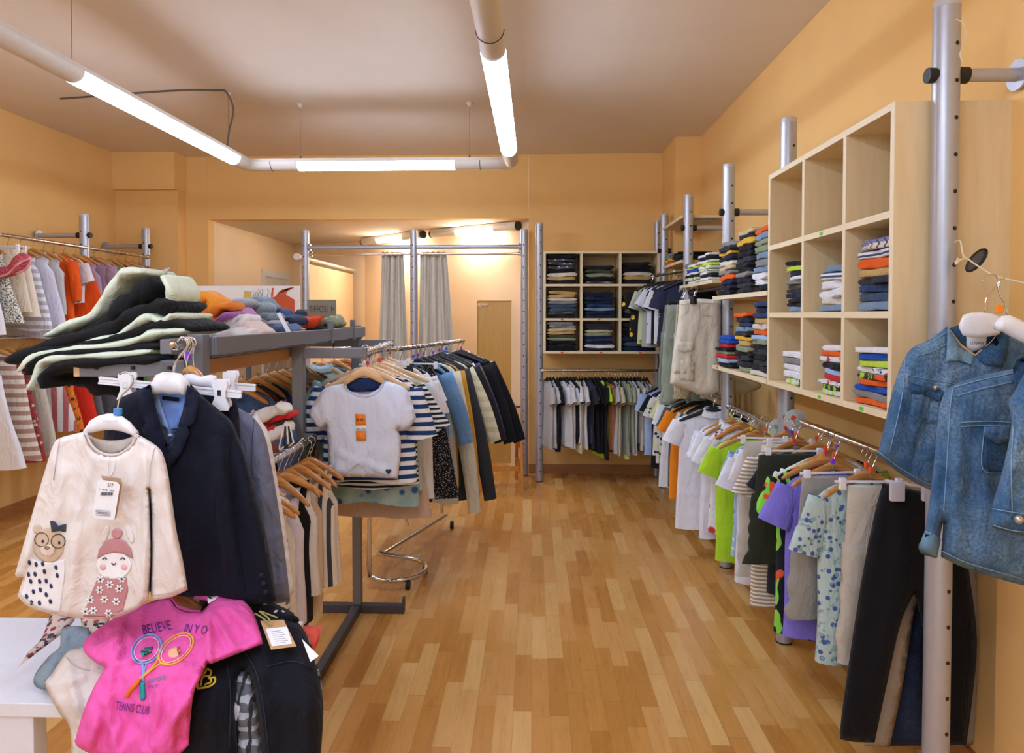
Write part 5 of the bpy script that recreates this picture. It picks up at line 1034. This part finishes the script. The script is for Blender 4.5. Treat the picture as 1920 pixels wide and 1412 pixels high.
# ---------------- pink tee on top
pt_ = Cloth([(318, 1118, 1), (276, 1131), (213, 1160), (172, 1188), (157, 1205), (158, 1222), (176, 1240), (197, 1251, 1), (186, 1270), (175, 1290), (157, 1332), (140, 1390, 1), (148, 1402), (185, 1418), (260, 1428), (325, 1420), (354, 1397, 1), (358, 1340), (364, 1298), (376, 1272), (389, 1243, 1), (396, 1245, 1), (440, 1228), (494, 1207, 1), (478, 1155), (462, 1130), (430, 1099, 1), (417, 1097), (390, 1100), (360, 1107), (353, 1110, 1), (366, 1122), (392, 1130), (377, 1148, 1), (352, 1146), (332, 1138)],
            lambda x, y: heap(x, y) - .035, .028, 9, [(389, 1130, 392, 1240, 9, .03), (392, 1240, 300, 1400, 12, .025), (300, 1280, 285, 1410, 9, .02), (200, 1248, 250, 1190, 9, .018), (210, 1250, 300, 1215, 9, .016), (420, 1130, 480, 1190, 12, .02), (190, 1300, 170, 1400, 12, .014), (400, 1250, 365, 1330, 8, .02), (235, 1165, 200, 1225, 10, .016), (180, 1215, 240, 1190, 6, .014), (330, 1300, 320, 1405, 8, .016), (400, 1150, 440, 1215, 7, .02), (200, 1310, 215, 1410, 9, .014)], .016, .026, 41, step=6)
PNK = fab('f060b0'); o = pt_.build('t_shirt', PNK); tag(o, 'bright pink tee with tennis print lying on top of the table heap', 't-shirt')
PI_ = ink('5c2a90')
pt_.line('neck_band', [(320, 1121), (334, 1136), (352, 1145), (376, 1146)], .0022, fab('d8409a'), o, .001); pt_.line('neck_band', [(358, 1110), (388, 1104), (416, 1101), (430, 1103)], .002, fab('d8409a'), o, .001)
pt_.patch('neck_label', [(388, 1118), (416, 1112), (404, 1124), (390, 1132)], PAPER, o, .004, step=5)
pt_.text('chest_print', 'BELIEVE', 268, 1190, 26, PI_, o, -11, sx=.62); pt_.text('chest_print', 'IN Y O', 343, 1185, 24, PI_, o, 6, sx=.6, shear=.2)
pt_.text('hem_print', 'TENNIS CLUB', 216, 1330, 22, PI_, o, 9, sx=.47)
pt_.text('small_print', 'ANYONE', 276, 1282, 11, ink('2a8a90'), o, -16, sx=.8); pt_.text('small_print', 'IN IT', 278, 1291, 9, ink('7a4a9a'), o, -8)
RB, RY, RT, RO = ink('8aa8e8'), ink('f0b050'), ink('18a8a0'), ink('f07820')
pt_.line('racket_print', [p for p in ell(275, 1217, 31, 24, -42)] + [ell(275, 1217, 31, 24, -42)[0]], .0022, RB, o); pt_.line('racket_print', [p for p in ell(275, 1217, 26, 19, -42)] + [ell(275, 1217, 26, 19, -42)[0]], .001, ink('d8e0f8'), o)
pt_.line('racket_print', [p for p in ell(330, 1217, 38, 22, -40)] + [ell(330, 1217, 38, 22, -40)[0]], .0022, RY, o); pt_.line('racket_print', [p for p in ell(330, 1217, 33, 18, -40)] + [ell(330, 1217, 33, 18, -40)[0]], .001, ink('ffe0a0'), o)
pt_.line('racket_print', [(262, 1238), (268, 1250), (267, 1278)], .0022, RB, o); pt_.line('racket_print', [(278, 1240), (272, 1252), (268, 1278)], .0018, RB, o)
pt_.line('racket_print', [(296, 1228), (292, 1244), (262, 1272)], .0022, RY, o); pt_.line('racket_print', [(318, 1246), (298, 1246), (262, 1274)], .0022, RY, o)
pt_.line('racket_grip', [(267, 1279), (268, 1312)], .0045, RT, o); pt_.line('racket_grip', [(261, 1275), (247, 1292), (237, 1306)], .0045, RO, o)
pt_.patch('ball_print', [(262, 1222), (272, 1214), (288, 1212), (284, 1224), (268, 1232)], ink('1a9088'), o, step=5); pt_.patch('ball_print', ell(327, 1223, 14, 10, -30, 10), ink('f8b890'), o, step=5)
hero_hanger('clothes_hanger', 'orange wooden hanger inside the collar of the pink tee', [(318, 1116, 1124), (332, 1110, 1136), (350, 1112, 1142), (368, 1126, 1148), (382, 1138, 1150)], .010, HWOOD, [(350, 1112), (350, 1104), (352, 1096)], 1.575)
t = thing('clear_hanger', 'dark clear plastic hook hanger standing up behind the pink tee', 'hanger', P(362, 1105, 1.66)); c0 = P(362, 1105, 1.66); CD = plain('4a4a50', .1, 0, 'smoky_plastic')
B().tube(cr([P(x, y, 1.66) - c0 for x, y in ((366, 1106), (364, 1078), (366, 1068), (362, 1060), (354, 1061), (351, 1068))], 5), .0035, 8).tube([P(x, y, 1.66) - c0 for x, y in ((356, 1106), (353, 1075))], .002, 8).build('hook', CD, t, True)
B().prism([(q.x - c0.x, q.z - c0.z) for q in (P(x, y, 1.66) for x, y in ((372, 1106), (432, 1082), (437, 1100), (420, 1112)))], 1, -.002, .002).build('plate', plain('8c9098', .1, 0, 'clear_plate'), t)
# kraft tag and white tag on the jeans
t = thing('kraft_tag', 'kraft card tag with white label tied on the black jeans waist', 'tag', P(520, 1190, 1.4)); c0 = P(520, 1190, 1.4)
def on(x, y, d=.0): return P(x, y, heap(x, y) - .04 - d) - c0
B().loft([[on(x, y, d) for x, y in ((488, 1164), (532, 1162), (556, 1212), (508, 1218))] for d in (0, .0015)], True, True).build('card', plain('c8a070', .8, 0, 'kraft_card'), t)
B().loft([[on(x, y, d) for x, y in ((498, 1179), (538, 1175), (548, 1207), (510, 1212))] for d in (.002, .003)], True, True).build('label', PAPER, t)
for k in range(7): B().loft([[on(x + k * 1.6, y + k * 3.6, d) for x, y in ((508, 1184), (526 + (k % 3) * 3, 1182), (526 + (k % 3) * 3, 1183), (508, 1185))] for d in (.003, .0034)], True, True).build('printed_line', plain('9a9aa0', .8, 0, 'print_ink'), t)
B().tube(cr([on(478, 1150, .01), on(494, 1160, .012), on(508, 1172, .01), on(502, 1158, .015), on(486, 1146, .012), on(520, 1158, .014)], 5), .0018, 6).build('cord', plain('a8a05c', .8, 0, 'olive_cord'), t, True)
wtg = B().loft([[P(x, y, heap(x, y) - .03 - d) for x, y in ((566, 1198), (598, 1230), (582, 1241))] for d in (0, .0015)], True, True).build('price_tag', PAPER); tag(wtg, 'white triangular corner of a paper tag on the right of the black jeans', 'tag')
# ---------------- beige sweater with bear and rabbit
sw = Cloth([(160, 809, 1), (113, 821), (99, 836), (88, 870), (70, 930), (50, 1000), (28, 1077, 1), (31, 1081), (44, 1083, 1), (38, 1100), (33, 1118, 1), (48, 1134), (68, 1143), (110, 1154), (160, 1160), (208, 1160), (250, 1146), (278, 1126, 1), (283, 1050), (282, 990), (280, 918, 1), (284, 962), (284, 1040), (283, 1126, 1), (318, 1121), (352, 1106, 1), (343, 1050), (331, 995), (318, 905), (309, 862), (296, 838), (256, 813, 1), (248, 834), (226, 850), (206, 854), (182, 847), (168, 832)], 1.40, .03, 10,
           [(280, 918, 268, 1120, 9, .016), (120, 880, 88, 1060, 12, .012), (150, 960, 130, 1140, 12, .012), (240, 960, 262, 1130, 14, .01), (278, 920, 270, 850, 7, .012), (110, 900, 100, 850, 10, .01), (190, 960, 185, 1000, 16, .006), (305, 900, 330, 1090, 10, .010), (296, 850, 300, 1000, 6, .008), (60, 1000, 45, 1070, 8, .01), (175, 860, 150, 960, 9, .006), (235, 860, 250, 960, 9, .006), (140, 880, 120, 1130, 10, .008), (215, 1000, 222, 1150, 12, .006)], .006, .02, 51, step=5)
SWM = fab('ece4de'); o = sw.build('sweater', SWM); tag(o, 'cream long-sleeved sweater with bear and rabbit prints, hanging above the table', 'sweater')
sw.line('neck_band', [(161, 812), (170, 832), (186, 847), (206, 853), (228, 849), (247, 834), (256, 816)], .0028, fab('ded0c6'), o, .0)
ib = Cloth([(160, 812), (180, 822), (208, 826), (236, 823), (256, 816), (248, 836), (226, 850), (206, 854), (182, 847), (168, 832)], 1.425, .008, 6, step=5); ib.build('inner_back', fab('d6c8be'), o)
sw.line('sleeve_seam', [(290, 838), (283, 870), (280, 915)], .0009, fab('cfc0b6'), o); sw.line('sleeve_seam', [(112, 822), (106, 860), (100, 900)], .0009, fab('cfc0b6'), o)
sw.line('hem_seam', [(36, 1112), (70, 1137), (120, 1148), (200, 1153), (250, 1140), (277, 1121)], .0008, fab('cfc0b6'), o); sw.line('hem_seam', [(285, 1116), (318, 1112), (350, 1098)], .0008, fab('cfc0b6'), o)
sw.line('loop', [(203, 858), (202, 880), (201, 893)], .0009, PAPER, o); sw.line('loop', [(216, 858), (214, 880), (207, 893)], .0009, PAPER, o)
# bear
bc, wc, nc = ink('d6bfa6'), ink('f4f2f2'), ink('343a5c')
sw.patch('bear_print', ell(91, 1022, 30, 33), bc, o, 0.001, step=6); sw.patch('bear_print', ell(70, 992, 9, 9, 0, 10), bc, o, 0.001, step=5)
sw.patch('bear_snout', ell(89, 1032, 14, 11, 0, 12), ink('e8dccc'), o, 0.0022, step=5); sw.patch('bear_nose', ell(88, 1027, 5, 4, 0, 8), ink('b08860'), o, 0.0034, step=4)
for c in ((78, 1012), (109, 1015)): sw.line('bear_glasses', ell(c[0], c[1], 13, 13, 0, 12) + [ell(c[0], c[1], 13, 13, 0, 12)[0]], .0009, ink('5c4434'), o, 0.002); sw.patch('bear_eye', ell(c[0] + 2, c[1] + 3, 2.2, 3, 0, 8), ink('30282c'), o, 0.003, step=4)
sw.patch('bear_bow', [(94, 977), (101, 976), (109, 986), (124, 982), (123, 998), (110, 995), (97, 998)], ink('3a4050'), o, 0.0022, step=5)
sw.patch('bear_body_print', [(58, 1046), (76, 1054), (100, 1055), (122, 1048), (120, 1090), (112, 1148), (80, 1145), (52, 1134), (38, 1118), (48, 1080)], wc, o, 0.001, step=7)
for x, y in ((165, 165), (203, 175), (240, 172), (315, 193), (197, 230), (250, 215), (160, 232), (322, 237), (173, 270), (223, 270), (260, 268), (287, 297), (188, 328), (227, 318), (260, 345), (150, 355), (283, 383), (222, 392), (177, 390)): sw.patch('printed_spot', ell(x / 3, 1000 + y / 3, 3, 5, -15, 8), nc, o, 0.0022, step=5)
# rabbit
rc, hc_ = ink('c58a8e'), ink('fafafa')
for x, a_ in ((197, 18), (243, -18)): sw.patch('rabbit_ear', ell(x, 1002, 6, 18, a_, 12), ink('ece6e4'), o, 0.001, step=5)
sw.patch('rabbit_head', ell(213, 1060, 33, 26), hc_, o, 0.0016, step=6)
sw.patch('rabbit_hat', [(182, 1048), (186, 1030), (198, 1014), (216, 1008), (234, 1014), (245, 1030), (249, 1048), (232, 1038), (213, 1036), (196, 1040)], rc, o, 0.0026, step=6, rnd_=False); sw.patch('pompom_print', ell(219, 1000, 10, 10, 0, 12), ink('cf9699'), o, 0.0034, step=5)
for s_ in (-1, 1): sw.patch('rabbit_cheek', ell(213 + s_ * 20, 1063, 6, 6, 0, 10), ink('f0c0c8'), o, 0.0028, step=5); sw.line('rabbit_eye', [(213 + s_ * 17 - 4, 1049), (213 + s_ * 17, 1046), (213 + s_ * 17 + 4, 1049)], .0012, ink('503840'), o, 0.0032)
sw.line('rabbit_mouth', [(209, 1056), (213, 1059), (217, 1056)], .0012, ink('503840'), o, 0.0032)
sw.patch('rabbit_dress_print', [(183, 1083), (210, 1086), (237, 1082), (240, 1108), (230, 1145), (208, 1157), (156, 1156), (166, 1126)], rc, o, 0.001, step=7)
for x, y in ((565, 260), (617, 290), (685, 258), (670, 312), (560, 320), (507, 375), (587, 373), (653, 385), (525, 435), (610, 450), (480, 440)):
    cx, cy = x / 3, 1000 + y / 3
    if not pip(cx, cy, sw.poly): continue
    for k in range(6): a_ = k * PI / 3; sw.patch('daisy_petal', ell(cx + 4.6 * math.cos(a_), cy + 4.6 * math.sin(a_), 3.6, 2.0, math.degrees(a_), 6), hc_, o, 0.0024, step=4)
    sw.patch('daisy_centre', ell(cx, cy, 2, 2, 0, 6), ink('303450'), o, 0.0036, step=4)
# its swing tag and hanger
t = thing('swing_tag', 'white printed swing tag with kraft back on the cream sweater', 'tag', P(200, 935, 1.34)); c0 = P(200, 935, 1.34)
def sheet_(poly, y0, y1, m, nm): B().loft([[P(x, y, yy) - c0 for x, y in poly] for yy in (y0, y1)], True, True).build(nm, m, t)
sheet_([(190, 892), (226, 897), (230, 906), (218, 972), (212, 972)], 1.345, 1.3465, plain('b89878', .8, 0, 'kraft_card'), 'kraft_back')
sheet_([(187, 899), (220, 904), (225, 910), (215, 972), (211, 975), (176, 971), (173, 966), (183, 902)], 1.34, 1.3415, PAPER, 'card')
for nm, tx, x, y, sz in (('tag_print', '5/7', 201, 912, 9), ('tag_print', 'C  4578   36m', 185, 919, 5), ('tag_print', 'REF 02034', 183, 963, 4)):
    me = text_mesh(tx)
    for v in me.vertices: v.co = P(x + v.co.x * sz, y - v.co.y * sz + v.co.x * sz * .1, 1.339) - c0
    link(nm, me, ink('3c3c44'), t, False)
for k in range(12): x = 189 + k * 1.9; sheet_([(x, 923), (x + (1.1 if k % 3 else .6), 923), (x + (1.1 if k % 3 else .6) - .6, 929), (x - .6, 929)], 1.3385, 1.3395, ink('303036'), 'barcode_line')
for k in range(4): sheet_([(179, 956 + k * 3), (207, 958 + k * 3), (207, 959 + k * 3), (179, 957 + k * 3)], 1.3388, 1.3395, ink('9a9aa2'), 'printed_line')
hh = hero_hanger('clothes_hanger', 'broad white plastic hanger with blue neck holding the cream sweater', [(160, 806, 814), (170, 788, 812), (185, 779, 809), (200, 775, 807), (214, 775, 807), (228, 780, 809), (244, 792, 814), (256, 808, 820)], .012, WHITE_P, [(221, 774), (222, 758), (228, 742), (242, 728), (249, 714), (245, 702), (234, 698), (224, 702)], 1.40, Yh=1.40)
c0 = hh.location; B().tube([P(221, 777, 1.40) - c0, P(221, 766, 1.40) - c0], .0085, 14).build('blue_neck_ring', plain('4a90d8', .4, 0, 'blue_ring'), hh, True, SH)
me = text_mesh('mayoral')
for v in me.vertices: v.co = P(192 + v.co.x * 9, 792 - v.co.y * 9, 1.386) - c0
link('embossed_name', me, ink('d0cfd6'), hh, False)
# ---------------- navy blazer over a light blue shirt
NB = fab('0f1424'); NB2 = fab('141a2e')
bz = Cloth([(279, 722, 1), (248, 736), (217, 752), (200, 780), (192, 850), (190, 950), (195, 1060), (205, 1098, 1), (300, 1112), (370, 1122), (440, 1132), (464, 1134), (500, 1132), (518, 1127, 1), (510, 1062), (498, 1000), (487, 950), (468, 880), (446, 816), (434, 790), (416, 773), (386, 748), (357, 720, 1), (350, 760), (334, 810), (318, 846, 1), (302, 800), (287, 750)], 1.56, .06, 22,
           [(430, 830, 462, 1120, 10, -.02), (400, 800, 440, 1100, 18, .02), (445, 820, 500, 1100, 12, .016), (250, 780, 240, 1050, 18, .014), (318, 850, 330, 1100, 8, -.01), (360, 880, 380, 1090, 16, .01)], .012, .014, 61)
o = bz.build('blazer', NB); tag(o, 'navy blazer with open collar over a light blue shirt', 'blazer')
bz.patch('lapel', [(352, 722), (372, 738), (371, 760), (366, 792), (352, 798), (356, 812), (340, 850), (318, 878), (316, 846), (332, 812), (346, 770)], NB2, o, .008, .004)
bz.patch('lapel', [(283, 722), (262, 738), (262, 770), (275, 792), (268, 806), (288, 845), (312, 876), (316, 846), (300, 800), (288, 755)], NB2, o, .008, .004)
bz.line('lapel_notch', [(371, 762), (362, 792), (350, 800)], .0012, fab('0c0f1a'), o, .010); bz.line('sleeve_seam', [(434, 800), (428, 900), (440, 1000), (462, 1128)], .0012, fab('0b0e18'), o); bz.line('front_edge', [(318, 880), (326, 980), (330, 1110)], .0014, fab('0b0e18'), o)
for k in range(3): B().tube([bz.front(490 + k * 4, 1078 + k * 16, .0), bz.front(490 + k * 4, 1078 + k * 16, .005)], .0055, 12).build('cuff_button', fab('23262e'), o, True)
sh = Cloth([(284, 722, 1), (300, 716), (330, 714), (352, 722, 1), (348, 770), (334, 812), (318, 852, 1), (302, 806), (288, 755)], 1.60, .03, 10, [(318, 790, 320, 850, 5, .012)], .006, .05, 62, step=6)
o = sh.build('shirt', fab('8fb0ee')); tag(o, 'light blue shirt collar inside the navy blazer', 'shirt')
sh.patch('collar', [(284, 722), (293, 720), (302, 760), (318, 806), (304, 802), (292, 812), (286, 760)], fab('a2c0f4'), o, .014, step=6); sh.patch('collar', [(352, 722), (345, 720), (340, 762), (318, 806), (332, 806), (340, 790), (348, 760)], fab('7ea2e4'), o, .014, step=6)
sh.patch('neck_label', [(304, 742), (336, 746), (335, 753), (304, 750)], fab('181c28'), o, .010, step=5)
for k in range(1): B().tube([sh.front(319, 816, .0), sh.front(319, 816, .005)], .004, 10).build('button', PAPER, o, True)
hero_hanger('clothes_hanger', 'broad white plastic hanger holding the navy blazer', [(284, 724, 740), (294, 702, 740), (306, 697, 738), (322, 697, 740), (338, 700, 740), (350, 712, 744)], .022, WHITE_P, [(325, 697), (327, 684), (336, 670), (352, 650), (352, 638), (342, 633), (334, 640)], 1.555)
# ---------------- grey blazer behind
gb = Cloth([(420, 752), (446, 764), (476, 784), (496, 816), (508, 870), (522, 950), (536, 1050), (544, 1127, 1), (500, 1134), (440, 1130, 1), (425, 1000), (415, 850)], 1.68, .06, 18, [(480, 820, 506, 1110, 12, .015), (505, 860, 534, 1100, 8, .012)], .010, .018, 63)
o = gb.build('blazer', fab('6c7288')); tag(o, 'blue-grey blazer hanging behind the navy blazer on the end arm', 'blazer')
gb.line('sleeve_seam', [(476, 786), (472, 860), (480, 960), (500, 1125)], .0012, fab('4a5064'), o)
gw = Cloth([(472, 770), (490, 790), (506, 820), (520, 900), (534, 980), (552, 1110, 1), (536, 1128, 1), (490, 1000), (470, 850)], 1.75, .04, 10, [], .010, .02, 64)
o = gw.build('shirt', fab('e2e0de')); tag(o, 'white shirt edge showing behind the grey blazer', 'shirt')
np_ = Cloth([(352, 730, 1), (444, 744, 1), (450, 800), (452, 900), (452, 1060, 1), (380, 1060, 1), (360, 900)], 1.64, .04, 12, [], .008, .02, 65)
o = np_.build('trousers', fab('191d2e')); tag(o, 'navy trousers clipped to the white bar behind the navy blazer', 'trousers')
hero_hanger('clothes_hanger', 'orange wooden hanger shoulder showing behind the white hangers', [(346, 690, 704), (356, 684, 702), (368, 690, 708), (378, 700, 720), (384, 712, 726)], .014, HWOOD, [(350, 690), (352, 672), (360, 656), (368, 644), (362, 634), (352, 632)], 1.69)
hero_hanger('clothes_hanger', 'white plastic hanger shoulder between the wooden one and the clips', [(346, 702, 722), (360, 700, 722), (376, 706, 726), (394, 702, 728), (404, 704, 730)], .012, WHITE_P, [(352, 704), (350, 684), (346, 664), (352, 646), (346, 636)], 1.655)
def clip_hanger(label, a, b_, Y, clips, hook):
    c0 = P(*a, Y); t = thing('clip_hanger', label, 'hanger', c0, 0, 'white clip hangers on the end arm')
    p, q = P(*a, Y) - c0, P(*b_, Y) - c0; bb = B(); n = (q - p).normalized(); up = Vector((-n.z, 0, n.x))
    for o1, h in ((.0065, .0022), (-.0065, .0022), (0, .0035)):
        r = .004 if h < .003 else .002
        bb.loft([[e + up * (o1 + sz * h) + Vector((0, sy_ * r, 0)) for sy_, sz in ((-1, -1), (1, -1), (1, 1), (-1, 1))] for e in (p, q)], True, True)
    bb.build('bar', WHITE_P, t)
    for cx, cy, sc in clips:
        c = P(cx, cy, Y) - c0; k = B()
        prof = [(-.017, .03), (.017, .03), (.019, .018), (.013, .002), (.013, -.012), (.022, -.034), (.020, -.042), (-.020, -.042), (-.022, -.034), (-.013, -.012), (-.013, .002), (-.019, .018)]
        k.prism([(c.x + u * sc, c.z + v * sc) for u, v in prof], 1, -.012, -.007).prism([(c.x + u * sc * .92, c.z + .004 + v * sc * .92) for u, v in prof], 1, .007, .012)
        k.build('clip', WHITE_P, t); B().box(c.x - .005, c.x + .005, -.014, .014, c.z - .006, c.z + .008, .001).build('spring', CHROME, t)
    if hook: B().tube(cr([P(x, y, Y) - c0 for x, y in hook], 5), .0018, 8).build('hook', CHROME, t, True)
clip_hanger('long white clip hanger bar with a clip at each end, in front', (186, 713), (453, 740), 1.60, [(240, 722, .95), (416, 736, 1.0)], [(326, 722), (328, 690), (336, 668), (350, 650), (348, 636), (338, 634), (332, 642)])
clip_hanger('second white clip hanger bar, shorter and a little behind', (352, 718), (479, 727), 1.70, [(434, 718, .95)], [(366, 716), (364, 690), (362, 668), (364, 650), (358, 636)])
for k in range(4): tag(B().tube(cr([P(342 + 5 * k, 668, 1.71 + .02 * k), P(352 + 4 * k, 652, 1.71 + .02 * k), P(350 + 5 * k, 636, 1.71 + .02 * k), P(340 + 5 * k, 632, 1.71 + .02 * k), P(336 + 5 * k, 640, 1.71 + .02 * k)], 5), .0018, 6).build('hanger_hook', CHROME, None, True), 'bright steel hanger hook, ' + ['nearest and leftmost', 'second', 'third', 'farthest and rightmost'][k] + ' of four empty hooks on the end arm', 'hook', 'steel hooks on the end arm')
tag(B().box(-.008, .008, -.004, .004, -.01, .01, .002).build('size_tab', plain('8a3ae0', .5, 0, 'purple_tab')), 'purple size tab on a hook at the rack end', 'tag').location = P(352, 668, 1.70)
# red ruffled collar piece at the far left of the upper rail
for nm, c, o_, lb in (('ruffled_top', 'b83848', [(-40, 500), (10, 500), (24, 484), (40, 474), (58, 480), (60, 492), (46, 508), (24, 518), (-10, 524), (-40, 530)], 'dark red ruffled top with pink edges at the left of the upper left rail'),):
    rt = Cloth(o_, 4.32, .04, 8, [(10, 505, 50, 485, 4, .02)], .02, .06, 71, step=6); o = rt.build(nm, fab(c, 'speckle', 'd07080', 1)); tag(o, lb, 'top')
    rt.line('pink_edge', [(-30, 520), (10, 516), (36, 494), (58, 484)], .008, fab('dc9a98'), o); rt.line('pink_edge', [(30, 514), (48, 504), (60, 486)], .008, fab('dc9a98'), o)
